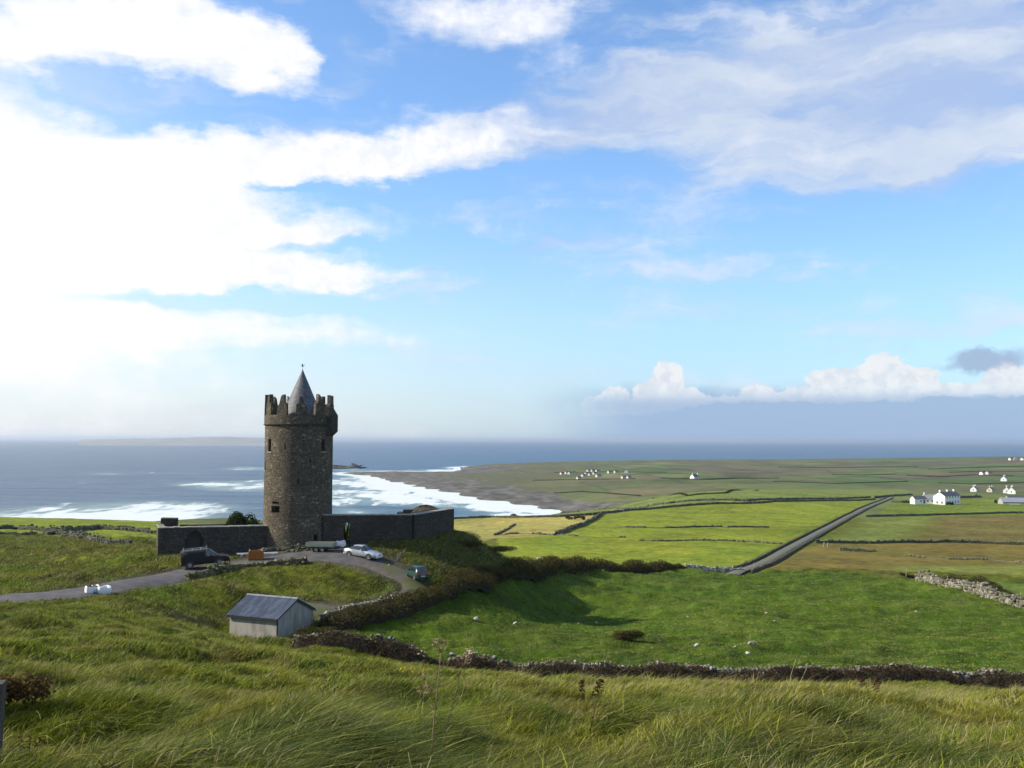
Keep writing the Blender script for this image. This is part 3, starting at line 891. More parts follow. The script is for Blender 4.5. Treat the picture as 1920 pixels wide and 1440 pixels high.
def slate_mat():
    def b(g):
        tc = g.n('ShaderNodeTexCoord').outputs['Object']
        s = g.n('ShaderNodeSeparateXYZ', {0: tc})
        a = g.m('ARCTAN2', s.outputs[0], s.outputs[1])
        row = g.m('FLOOR', g.m('MULTIPLY', s.outputs[2], 1 / 0.22))
        u = g.m('FLOOR', g.m('MULTIPLY', g.m('ADD', a, g.m('MULTIPLY', row, 0.37)), 7.0))
        wn = g.n('ShaderNodeTexWhiteNoise', {'Vector': g.n('ShaderNodeCombineXYZ', {0: u, 1: row, 2: 0.0}).outputs[0]}, noise_dimensions='3D').outputs['Value']
        c = g.mix(wn, (0.055, 0.060, 0.072), (0.125, 0.130, 0.145))
        return g.n('ShaderNodeBsdfPrincipled', {'Base Color': c, 'Roughness': 0.6, 'Specular IOR Level': 0.35,
                   'Normal': g.n('ShaderNodeBump', {'Height': wn, 'Strength': 0.5, 'Distance': 0.03}).outputs[0]}).outputs[0]
    return material('roof_slate', b)


def build_tower():
    tx, ty = TOWER
    zpy = lambda py, D=111.5: CAMZ + ray(558, py).z * D
    zbase = hz(tx, ty) - 2.0
    root = empty('round_tower', 'tall round grey stone tower house with battlements and a pointed slate roof', 'castle', (tx, ty, zbase))
    Rw = 62.5 / FPX * 111.5
    z_top = zpy(798) - zbase
    z_gap = zpy(779) - zbase
    # windows: (px centre, row top, row bottom, half width px)
    wins = [(513.5, 823, 847, 3.3), (545.5, 832, 843, 1.3), (610, 823, 846, 2.6), (502, 866, 883, 1.3), (570.5, 897, 908, 1.3), (528.5, 940.5, 944.5, 6.5), (528.5, 949, 961.5, 8.5), (600, 1003, 1015, 3.0), (590, 862, 868, 1.5)]
    Dn = 108.4
    rng_ = []
    for px, ya, yb, hw in wins:
        phi = math.asin(max(-.97, min(.97, (px - 558) / 62.5)))
        dphi = hw / 62.5 / max(0.35, math.cos(phi))
        rng_.append((phi - dphi, phi + dphi, zpy(yb, Dn) - zbase, zpy(ya, Dn) - zbase))
    N = 192
    base_ang = [2 * math.pi * i / N - math.pi for i in range(N)]   # 0 faces the camera
    angs = sorted(base_ang)
    zs = set(np.linspace(0, z_top, 20).round(3))
    for a, b_, z0, z1 in rng_:
        zs |= {round(z0, 3), round(z1, 3)}
        for v in (a, b_):
            k = min(range(len(angs)), key=lambda i: abs(angs[i] - v)); angs[k] = v
    zs = sorted(zs)
    def rad(z):
        return Rw * (1.0 + 0.05 * max(0, 1 - z / 7.5) ** 1.6)
    def P(a, z, r=None):
        r = rad(z) if r is None else r
        return (r * math.sin(a), -r * math.cos(a), z)
    mb = MB(); n = len(angs)
    mb.v = [P(a, z) for z in zs for a in angs]
    for k in range(len(zs) - 1):
        zc = (zs[k] + zs[k + 1]) / 2
        for i in range(n):
            a0 = angs[i]; a1 = angs[(i + 1) % n] if i < n - 1 else angs[0] + 2 * math.pi
            ac = (a0 + a1) / 2
            if any(a - 1e-4 < ac < b_ + 1e-4 and z0 - 1e-3 < zc < z1 + 1e-3 for a, b_, z0, z1 in rng_):
                continue
            mb.f.append((k * n + i, k * n + (i + 1) % n, (k + 1) * n + (i + 1) % n, (k + 1) * n + i))
    mb.build('tower_wall', STONE, root, smooth=True)
    for j, (a, b_, z0, z1) in enumerate(rng_):
        r0, r1 = rad(z0), Rw - 0.55
        m = MB()
        # splayed reveals, then a dark plate painted as the unlit inside
        o = [P(a, z0), P(b_, z0), P(b_, z1, rad(z1)), P(a, z1, rad(z1))]
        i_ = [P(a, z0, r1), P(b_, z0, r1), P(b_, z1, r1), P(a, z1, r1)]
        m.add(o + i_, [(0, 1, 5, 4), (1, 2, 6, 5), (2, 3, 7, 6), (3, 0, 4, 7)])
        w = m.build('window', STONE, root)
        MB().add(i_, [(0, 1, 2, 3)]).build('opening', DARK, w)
        if z1 - z0 > 0.9 and j < 7:
            s = MB()
            ac = (a + b_) / 2
            M = TR(*P(ac, z0, rad(z0)), rz=ac)
            hw = Rw * (b_ - a) / 2
            s.box((-hw - 0.12, -0.06, -0.13), (hw + 0.12, 0.25, -0.01), M)
            s.build('sill', COPING, w)
    # string course
    sc_ = MB()
    sc_.lathe([(Rw - 0.2, z_top - 0.02), (Rw + 0.14, z_top + 0.02), (Rw + 0.17, z_top + 0.13), (Rw + 0.02, z_top + 0.19)], 120, cap=False)
    sc_.build('string_course', STONE_DK, root, smooth=True)
    # parapet ring with walk
    pr = MB()
    Ro = Rw + 0.09; Ri = Rw - 0.42
    pr.lathe([(Ro, z_top + 0.1), (Ro, z_gap), (Ri, z_gap), (Ri, z_gap - 0.9), (0.01, z_gap - 0.85)], 144, cap=False)
    pr.build('parapet', STONE, root, smooth=False)
    # stepped merlons
    prof = [(-0.70, 0.0), (-0.58, 0.98), (-0.40, 1.12), (-0.16, 1.88), (0.02, 2.12), (0.26, 2.18), (0.29, 1.30), (0.60, 1.24), (0.64, 0.0)]
    rnd = random.Random(3)
    NM = 11
    for k in range(NM):
        ac = (k + 0.42) * 2 * math.pi / NM + 0.02
        s = rnd.uniform(0.94, 1.05); flip = -1 if math.sin(ac) > 0.1 else 1
        m = MB()
        pr_ = [(u * flip, w * s * rnd.uniform(0.97, 1.03)) for u, w in prof]
        if flip < 0: pr_ = pr_[::-1]
        nn = len(pr_)
        for rr in (Ro - 0.004, Ri + 0.004):
            for u, w in pr_:
                lean = 0.02 * w
                m.v.append(P(ac + u * .88 / Rw, z_gap - 0.02 + w, rr - lean if rr > Rw else rr))
        # faces as strips so that the stepped outline stays planar enough
        m.f.append(tuple(range(nn))); m.f.append(tuple(range(2 * nn - 1, nn - 1, -1)))
        for i in range(nn):
            j = (i + 1) % nn
            m.f.append((i, nn + i, nn + j, j))
        m.build('merlon', STONE, root)
    # corbelled box on the right
    bx = MB()
    am = R(74)
    z1 = zpy(766) - zbase; z1b = zpy(779) - zbase; z2 = zpy(809) - zbase; z3 = zpy(818) - zbase
    bx.prism([(-0.4, z3 + .25), (0.0, z3), (0.62, z2), (0.62, z1b), (0.05, z1 + .1), (-0.4, z1 + .1)], -0.75, 0.75, 'y', TR(Rw * math.sin(am), -Rw * math.cos(am), 0, rz=am - math.pi / 2))
    bx.build('box_machicolation', STONE_DK, root)
    # conical roof of slate courses
    cx = (562.5 - 558) / FPX * 111.5
    zc0 = z_gap - 0.5; zc1 = zpy(692.5) - zbase
    Rc = 2.4
    prof = []
    nco = 26
    for i in range(nco):
        t0, t1 = i / nco, (i + 1) / nco
        r0, r1 = Rc * (1 - t0), Rc * (1 - t1)
        za = zc0 + (zc1 - zc0) * t0; zb = zc0 + (zc1 - zc0) * t1
        prof += [(r0 + 0.03, za), (max(r1, 0.02), zb)]
    roof = MB().lathe([(Rc - 0.15, z_gap - 1.0), (Rc - 0.15, zc0)] + prof, 48, TR(cx, 0, 0), cap=False).build('conical_roof', slate_mat(), root)
    lead = MB().lathe([(0.30, zc1 - 1.02), (0.02, zc1 + 0.06)], 16, TR(cx, 0, 0)).build('lead_cap', simple('lead', (0.10, 0.11, 0.12), 0.5, metal=0.3), roof)
    fi = MB().tube([(cx, 0, zc1), (cx, 0, zc1 + 0.62)], 0.022, 6)
    zc = zc1 + 0.42
    fi.lathe([(0.02, zc - .12), (0.09, zc - 0.03), (0.09, zc + .06), (0.03, zc + .16), (0.01, zc + 0.3)], 8, TR(cx, 0, 0))
    for s_ in (-1, 1):
        fi.tube([(cx, 0, zc - .12), (cx + s_ * .14, 0, zc - .05), (cx + s_ * .2, 0, zc + .08), (cx + s_ * .27, 0, zc + .12)], 0.02, 5)
        fi.tube([(cx, 0, zc - .1), (cx, s_ * .14, zc - .05), (cx, s_ * .2, zc + .08), (cx, s_ * .27, zc + .12)], 0.02, 5)
    fi.build('finial', IRON, root)
    return root


def masonry_wall(name, label, path, thick, mat, openings=(), coping=True, step=0.5, depth=1.2):
    """free-standing wall: path = [(x, y, ztop)], openings on segment 0: (u0, u1, z0, z1, arched)"""
    root = empty(name, label, 'stone wall', (path[0][0], path[0][1], hz(path[0][0], path[0][1])))
    ox, oy, oz = root.location
    mb = MB(); cp = MB()
    rnd = random.Random(len(label))
    for si, ((x0, y0_, z0), (x1, y1, z1)) in enumerate(zip(path[:-1], path[1:])):
        L = math.hypot(x1 - x0, y1 - y0_)
        ux, uy = (x1 - x0) / L, (y1 - y0_) / L
        us = list(np.linspace(0, L, max(2, int(L / step) + 1)))
        ops = [o for o in openings if o[5] == si]
        for o in ops:
            us = [u for u in us if not (o[0] - 0.1 < u < o[1] + 0.1)]
            us += list(np.linspace(o[0], o[1], 9))
        us = sorted(us)
        M = Matrix(((ux, -uy, 0, x0 - ox), (uy, ux, 0, y0_ - oy), (0, 0, 1, 0), (0, 0, 0, 1)))
        for a, b in zip(us[:-1], us[1:]):
            zt0 = z0 + (z1 - z0) * a / L - oz; zt1 = z0 + (z1 - z0) * b / L - oz
            gx, gy = x0 + ux * (a + b) / 2, y0_ + uy * (a + b) / 2
            zb = hz(gx, gy) - depth - oz
            spans = [(zb, None)]
            c = (a + b) / 2
            for (u0, u1, oz0, oz1, arch, _) in ops:
                if u0 <= c <= u1:
                    t = abs((c - (u0 + u1) / 2) / ((u1 - u0) / 2))
                    top = oz1 - (arch * (1 - math.sqrt(max(0, 1 - t * t))) if arch else 0)
                    spans = [(zb, oz0 - oz), (top - oz, None)]
            for lo, hi in spans:
                h0 = zt0 if hi is None else hi; h1 = zt1 if hi is None else hi
                t2 = thick / 2
                vs = [(a, -t2, lo), (b, -t2, lo), (b, t2, lo), (a, t2, lo), (a, -t2, h0), (b, -t2, h1), (b, t2, h1), (a, t2, h0)]
                mb.add(vs, [(0, 3, 2, 1), (4, 5, 6, 7), (0, 1, 5, 4), (1, 2, 6, 5), (2, 3, 7, 6), (3, 0, 4, 7)], M)
            if coping:
                j = rnd.uniform(-.02, .03)
                t2 = thick / 2 + 0.04
                vs = [(a, -t2, zt0 + .003), (b, -t2, zt1 + .003), (b, t2, zt1 + .003), (a, t2, zt0 + .003), (a, -t2 + .06, zt0 + .09 + j), (b, -t2 + .06, zt1 + .09 + j), (b, t2 - .06, zt1 + .09 + j), (a, t2 - .06, zt0 + .09 + j)]
                cp.add(vs, [(0, 3, 2, 1), (4, 5, 6, 7), (0, 1, 5, 4), (1, 2, 6, 5), (2, 3, 7, 6), (3, 0, 4, 7)], M)
    mb.build('wall_face', mat, root)
    if coping:
        cp.build('coping', COPING, root)
    return root


def wp(px, D, py):
    r = ray(px, py)
    return (r.x * D, D, CAMZ + r.z * D)


def build_castle():
    build_tower()
    # left front wall with its blocked pointed arch
    a = wp(296, 104.5, 990); b = wp(502, 109.2, 986)
    L = math.hypot(b[0] - a[0], b[1] - a[1])
    u = L * (362 - 296) / (502 - 296)
    g0 = hz(a[0] + (b[0] - a[0]) * u / L, a[1] + (b[1] - a[1]) * u / L)
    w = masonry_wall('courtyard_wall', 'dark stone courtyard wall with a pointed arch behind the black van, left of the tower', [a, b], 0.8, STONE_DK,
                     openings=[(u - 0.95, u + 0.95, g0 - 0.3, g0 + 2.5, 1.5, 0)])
    ang = math.atan2(b[1] - a[1], b[0] - a[0])
    d = MB()
    ox, oy = a[0] + math.cos(ang) * u, a[1] + math.sin(ang) * u
    loc = Vector((ox, oy, g0)) - w.location
    for i in range(6):
        x0 = -0.95 + i * 0.317
        d.box((x0 + 0.01, -0.02 - 0.01 * (i % 2), -0.3), (x0 + 0.307, 0.05, 2.5), TR(*loc, rz=ang) @ TR(0, 0.12, 0))
    d.build('door', simple('weathered_boards', (0.035, 0.030, 0.027), 0.9), w)
    # left side return and the back wall with a taller stub
    c = wp(303, 119.0, 984); e = wp(334, 119.4, 984); f = wp(500, 122.5, 981)
    masonry_wall('courtyard_wall', 'short side wall returning behind the left end of the dark courtyard wall', [(a[0] + .35, a[1] + .45, a[2] - .05), (c[0] - .2, c[1], c[2])], 0.7, STONE)
    t = wp(303, 119.0, 971); t2 = wp(333, 119.4, 971.5)
    masonry_wall('wall_stub', 'taller square wall stub at the far left corner of the courtyard', [(t[0], t[1] + .02, t[2]), (t2[0], t2[1], t2[2])], 1.6, STONE_DK, coping=False)
    masonry_wall('courtyard_wall', 'low dark back wall of the courtyard seen over the front wall beside the shrub', [(e[0] + .2, e[1], e[2]), f], 0.7, STONE_DK, coping=False)
    # right wall
    p0 = wp(606, 109.6, 966); p1 = wp(772, 111.8, 965.5); p2 = wp(846, 119.0, 954)
    L = math.hypot(p1[0] - p0[0], p1[1] - p0[1])
    u = L * (650 - 606) / (772 - 606)
    gz = hz(p0[0] + (p1[0] - p0[0]) * u / L, p0[1] + 0.3)
    ztop = CAMZ + ray(650, 979).z * 110.2
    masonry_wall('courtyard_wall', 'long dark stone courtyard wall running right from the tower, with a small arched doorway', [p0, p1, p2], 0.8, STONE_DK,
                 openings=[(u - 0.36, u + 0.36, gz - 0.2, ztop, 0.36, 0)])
    p3 = wp(840, 131, 953)
    masonry_wall('courtyard_wall', 'far end wall of the courtyard running back from the right corner', [(p2[0] - .32, p2[1] + .45, p2[2] - .04), p3], 0.7, STONE_DK)


build_castle()
# ---------------------------------------------------------------- rocks and leaves in bulk (numpy)
def _ico(sub=1):
    import bmesh
    bm = bmesh.new()
    bmesh.ops.create_icosphere(bm, subdivisions=sub, radius=1.0)
    v = np.array([tuple(p.co) for p in bm.verts]); f = np.array([[q.index for q in p.verts] for p in bm.faces])
    bm.free()
    return v, f


ICO1 = _ico(1); ICO2 = _ico(2)


def rocks_mesh(name, cen, size, seed=1, flat=0.7, sub=2):
    rs = np.random.RandomState(seed)
    V0, F0 = ICO2 if sub == 2 else ICO1
    n = len(cen); cen = np.asarray(cen, float); size = np.asarray(size, float).reshape(n, -1)
    if size.shape[1] == 1:
        size = size * np.stack([rs.uniform(.8, 1.35, n), rs.uniform(.7, 1.1, n), rs.uniform(.55, 1.0, n) * flat / .7], 1)
    a = rs.uniform(0, 2 * np.pi, n); t = rs.normal(0, .25, n)
    # chiselled outline: project on random cutting planes
    V = np.repeat(V0[None], n, 0)
    for k in range(7):
        d = rs.normal(size=(n, 3)); d /= np.linalg.norm(d, axis=1)[:, None]
        lim = rs.uniform(.55, .85, n)
        dp = (V * d[:, None, :]).sum(-1)
        ex = np.maximum(dp - lim[:, None], 0)
        V = V - ex[..., None] * d[:, None, :]
    V = V * size[:, None, :]
    ct, st = np.cos(t)[:, None], np.sin(t)[:, None]
    V = np.stack([V[..., 0] * ct - V[..., 2] * st, V[..., 1], V[..., 0] * st + V[..., 2] * ct], -1)
    ca, sa = np.cos(a)[:, None], np.sin(a)[:, None]
    V = np.stack([V[..., 0] * ca - V[..., 1] * sa, V[..., 0] * sa + V[..., 1] * ca, V[..., 2]], -1) + cen[:, None, :]
    F = (F0[None] + (np.arange(n) * len(V0))[:, None, None]).reshape(-1, 3)
    return mesh_np(name, V.reshape(-1, 3), F.ravel(), np.full(len(F), 3), smooth=False)


def leaves_mesh(name, cen, size, seed=1, aspect=0.55, up=0.25, bend=None):
    """small diamond-shaped leaf quads"""
    rs = np.random.RandomState(seed)
    n = len(cen); cen = np.asarray(cen, float); size = np.broadcast_to(np.asarray(size, float), (n,))
    d = rs.normal(size=(n, 3)); d[:, 2] = d[:, 2] * 0.7 + up
    if bend is not None: d = d + np.asarray(bend)
    d /= np.linalg.norm(d, axis=1)[:, None]
    r = rs.normal(size=(n, 3)); s = np.cross(d, r); s /= np.linalg.norm(s, axis=1)[:, None] + 1e-9
    a = cen - d * size[:, None] * .5; b = cen + s * size[:, None] * aspect * .5; c = cen + d * size[:, None] * .5; e = cen - s * size[:, None] * aspect * .5
    V = np.stack([a, b, c, e], 1).reshape(-1, 3)
    return mesh_np(name, V, np.arange(4 * n), np.full(n, 4), smooth=False)


ROCK = None


def rockmat(name, dark, light, moss=(0.05, 0.06, 0.02), mossa=0.3):
    def b(g):
        geo = g.n('ShaderNodeNewGeometry')
        pos = geo.outputs['Position']
        c = g.mix(g.m('ADD', g.m('MULTIPLY', geo.outputs['Random Per Island'], 0.6), g.m('MULTIPLY', g.noise(pos, 4, 5, .65), 0.5)), dark, light)
        c = g.mix(g.rng(g.noise(pos, 1.6, 5, .6), 0.62 - mossa * 0.4, 0.75 - mossa * 0.4, 0, .8), c, moss)
        nrm = g.n('ShaderNodeBump', {'Height': g.noise(pos, 11, 5, .65), 'Strength': 0.8, 'Distance': 0.06}).outputs[0]
        return g.n('ShaderNodeBsdfPrincipled', {'Base Color': c, 'Roughness': 0.95, 'Specular IOR Level': 0.2, 'Normal': nrm}).outputs[0]
    return material(name, b)


ROCK_PALE = rockmat('limestone_rubble', (0.09, 0.085, 0.07), (0.46, 0.44, 0.39), mossa=0.35)
ROCK_GREY = rockmat('grey_rubble', (0.055, 0.05, 0.04), (0.40, 0.38, 0.33), (0.05, 0.045, 0.02), 0.75)
ROCK_MID = rockmat('weathered_limestone', (0.07, 0.065, 0.055), (0.36, 0.34, 0.30), (0.07, 0.065, 0.03), 0.6)
ROCK_DARK = rockmat('mossy_rubble', (0.045, 0.042, 0.035), (0.16, 0.15, 0.12), mossa=0.5)
ROCK_TAN = rockmat('lichened_rubble', (0.10, 0.085, 0.05), (0.26, 0.22, 0.14), mossa=0.55)
BRAMBLE = leafmat('bramble_leaves', (0.034, 0.040, 0.012), (0.095, 0.076, 0.030), 0.25, 0.9)
HEATH = leafmat('brown_heath', (0.040, 0.042, 0.014), (0.095, 0.070, 0.030), 0.25, 0.7)
SHRUB = leafmat('dark_shrub_leaves', (0.016, 0.030, 0.010), (0.040, 0.062, 0.018), 0.2, 1.5)
TURF = leafmat('turf_tufts', (0.05, 0.05, 0.015), (0.12, 0.10, 0.03), 0.3, 1.5)
IVY = leafmat('sunlit_leaves', (0.20, 0.26, 0.03), (0.34, 0.40, 0.05), 0.4, 3.0)  # sunlight is put into this bright leaf colour


def stone_wall(label, pts, h=1.3, w=0.6, stone=0.26, mat=None, seed=1, gap=0.0, sub=2, name='dry_stone_wall', ragged=0.3, group=None):
    rs = np.random.RandomState(seed)
    P = np.array(resample(pts, stone * 1.2))
    T = np.gradient(P, axis=0); T /= np.linalg.norm(T, axis=1)[:, None] + 1e-9
    N = np.stack([T[:, 1], -T[:, 0]], 1)
    gz = H(P[:, 0], P[:, 1])
    C = []; S = []
    prof = h * (1 - ragged + 2 * ragged * np.clip(fbm(P[:, 0] / 3, P[:, 1] / 3, 3, seed) + .5, 0, 1))
    for i in range(len(P)):
        if gap and vnoise(P[i, 0] / 4, P[i, 1] / 4, seed + 9) < gap:
            continue
        k = 0; z = stone * 0.3
        while z < prof[i]:
            t = z / h
            ww = w * (1 - 0.35 * t)
            for s_ in ((-1, 1) if ww > stone * 1.2 else (0,)):
                s = stone * rs.uniform(.5, 1.0) ** 1.2 * 0.8
                o = s_ * ww * .5 * rs.uniform(.6, 1.05)
                C.append((P[i, 0] + N[i, 0] * o + rs.normal(0, stone * .2), P[i, 1] + N[i, 1] * o + rs.normal(0, stone * .2), gz[i] + z + rs.normal(0, stone * .1)))
                S.append(s)
            z += stone * 0.85
    V0, F0 = ICO2 if sub == 2 else ICO1
    me = rocks_mesh(name, C, S, seed, sub=sub)
    # hearting of the wall: one continuous rough core that the face stones sit in
    n = len(P); low = np.ones(n)
    if gap:
        low = np.where(vnoise(P[:, 0] / 4, P[:, 1] / 4, seed + 9) < gap, .3, 1.0)
    hh = prof * low * .86 * rs.uniform(.85, 1.05, n)
    cs = [(-.5, -.5), (-.36, 1), (.36, 1), (.5, -.5)]
    X = np.stack([np.stack([P[:, 0] + N[:, 0] * w * a, P[:, 1] + N[:, 1] * w * a, gz + np.where(b > 0, hh, -.5)], 1) for a, b in cs], 1)
    q = np.array([[i * 4 + k, i * 4 + k + 1, i * 4 + k + 5, i * 4 + k + 4] for i in range(n - 1) for k in range(3)])
    v1 = np.empty(len(me.vertices) * 3, np.float32); me.vertices.foreach_get('co', v1)
    f1 = np.empty(len(me.loops), np.int32); me.loops.foreach_get('vertex_index', f1)
    nv = len(me.vertices); npoly = len(me.polygons)
    me2 = mesh_np(name, np.concatenate([v1.reshape(-1, 3), X.reshape(-1, 3)]), np.concatenate([f1, q.ravel() + nv]), np.concatenate([np.full(npoly, 3), np.full(len(q), 4)]), smooth=False)
    bpy.data.meshes.remove(me)
    o = link(name, me2, mat or ROCK_PALE)
    return tag(o, label, 'stone wall', group)


def thicket(label, pts, w, h, leaf, dens, mat, seed=1, name='bramble_hedge', cat='hedge', core=(0.02, 0.018, 0.01), taper=0.15, group=None, hh=None, parent=None, bend=None):
    """hedge of leaf faces round a lumpy twig core, following a line on the ground"""
    rs = np.random.RandomState(seed)
    P = np.array(resample(pts, 0.35 if w < 8 else 1.0))
    if len(P) < 2: return None
    T = np.gradient(P, axis=0); T /= np.linalg.norm(T, axis=1)[:, None] + 1e-9
    N = np.stack([T[:, 1], -T[:, 0]], 1)
    gz = H(P[:, 0], P[:, 1])
    n = len(P)
    s = np.linspace(0, 1, n)
    tp = np.clip(np.minimum(s, 1 - s) / max(taper, 1e-3), 0.12, 1) ** .6
    L = np.linalg.norm(np.diff(P, axis=0), axis=1).sum()
    bump = 0.72 + 0.9 * np.clip(fbm(P[:, 0] / (1.2 * w), P[:, 1] / (1.2 * w), 4, seed) + 0.3, 0, 1)
    Wd = w * .5 * tp * bump; Hh = h * tp * bump * (1 if hh is None else hh)
    # core
    m = 9
    th = np.linspace(0, np.pi, m)
    X = P[:, None, :] + N[:, None, :] * (Wd[:, None] * .66 * np.cos(th)[None])[..., None]
    Z = gz[:, None] - 0.2 + (Hh[:, None] * .68 + .2) * np.sin(th)[None] * (0.85 + 0.3 * vnoise(X[..., 0] * 2.1, X[..., 1] * 2.1 + th[None] * 3, seed + 3))
    V = np.concatenate([X, Z[..., None]], -1).reshape(-1, 3)
    i = np.arange(n - 1)[:, None] * m + np.arange(m - 1)[None, :]
    q = np.stack([i, i + 1, i + m + 1, i + m], -1).reshape(-1, 4)
    root = empty(name, label, cat, (P[n // 2, 0], P[n // 2, 1], gz[n // 2]), group=group)
    V = V - np.array(root.location)
    link('twigs', mesh_np('twigs', V, q.ravel(), np.full(len(q), 4)), simple('twig_core_' + str(int(core[1] * 1000)), core, 1.0, var=.5, scale=6, bump=.8), root)
    # leaves
    cnt = int(L * (w + h) * dens)
    k = rs.randint(0, n - 1, cnt); f = rs.rand(cnt)
    tt = np.where(rs.rand(cnt) < .5, np.arccos(np.clip(rs.uniform(-1, 1, cnt), -1, 1)), rs.uniform(0, np.pi, cnt))
    rr = 0.66 + 0.48 * rs.rand(cnt) ** 1.3
    base = P[k] + (P[k + 1] - P[k]) * f[:, None]
    wd = Wd[k] * rr * np.cos(tt)
    C = np.concatenate([base + N[k] * wd[:, None], (gz[k] + Hh[k] * rr * np.sin(tt))[:, None]], 1)
    C += rs.normal(0, leaf * .4, C.shape)
    link('foliage', leaves_mesh('foliage', C - np.array(root.location), leaf * rs.uniform(.6, 1.3, cnt), seed, bend=bend), mat, root)
    return root


def shrub(label, x, y, rx, ry, h, leaf, cnt, mat, seed=1, name='shrub', cat='shrub', lobes=9, group=None, z=None, stems=True):
    rs = np.random.RandomState(seed)
    gz = hz(x, y) if z is None else z
    root = empty(name, label, cat, (x, y, gz), group=group)
    if stems:
        mb = MB()
        for k in range(7):
            a = rs.uniform(0, 6.28); r = rs.uniform(.25, .7)
            mb.tube([(0, 0, -.2), (rx * r * .4 * math.cos(a), ry * r * .4 * math.sin(a), h * .35), (rx * r * math.cos(a), ry * r * math.sin(a), h * .75)], [.05 * h, .035 * h, .012 * h], 5)
        mb.build('stems', simple('bark', (0.06, 0.045, 0.03), .95), root)
    lc = [(rs.uniform(-.6, .6) * rx, rs.uniform(-.6, .6) * ry, h * rs.uniform(.3, .72), rs.uniform(.3, .5)) for _ in range(lobes)]
    C = []
    for k in range(cnt):
        lx, ly, lz, lr = lc[rs.randint(lobes)]
        d = rs.normal(size=3); d /= np.linalg.norm(d)
        rr = rs.uniform(.55, 1.08)
        C.append((lx + d[0] * lr * rx * rr, ly + d[1] * lr * ry * rr, max(0.02, lz + d[2] * lr * h * .75 * rr)))
    link('foliage', leaves_mesh('foliage', C, leaf * rs.uniform(.6, 1.3, cnt), seed), mat, root)
    return root


def offset_line(pts, d):
    P = np.array(pts); T = np.gradient(P, axis=0); T /= np.linalg.norm(T, axis=1)[:, None] + 1e-9
    return [(float(p[0] + t[1] * d), float(p[1] - t[0] * d)) for p, t in zip(P, T)]


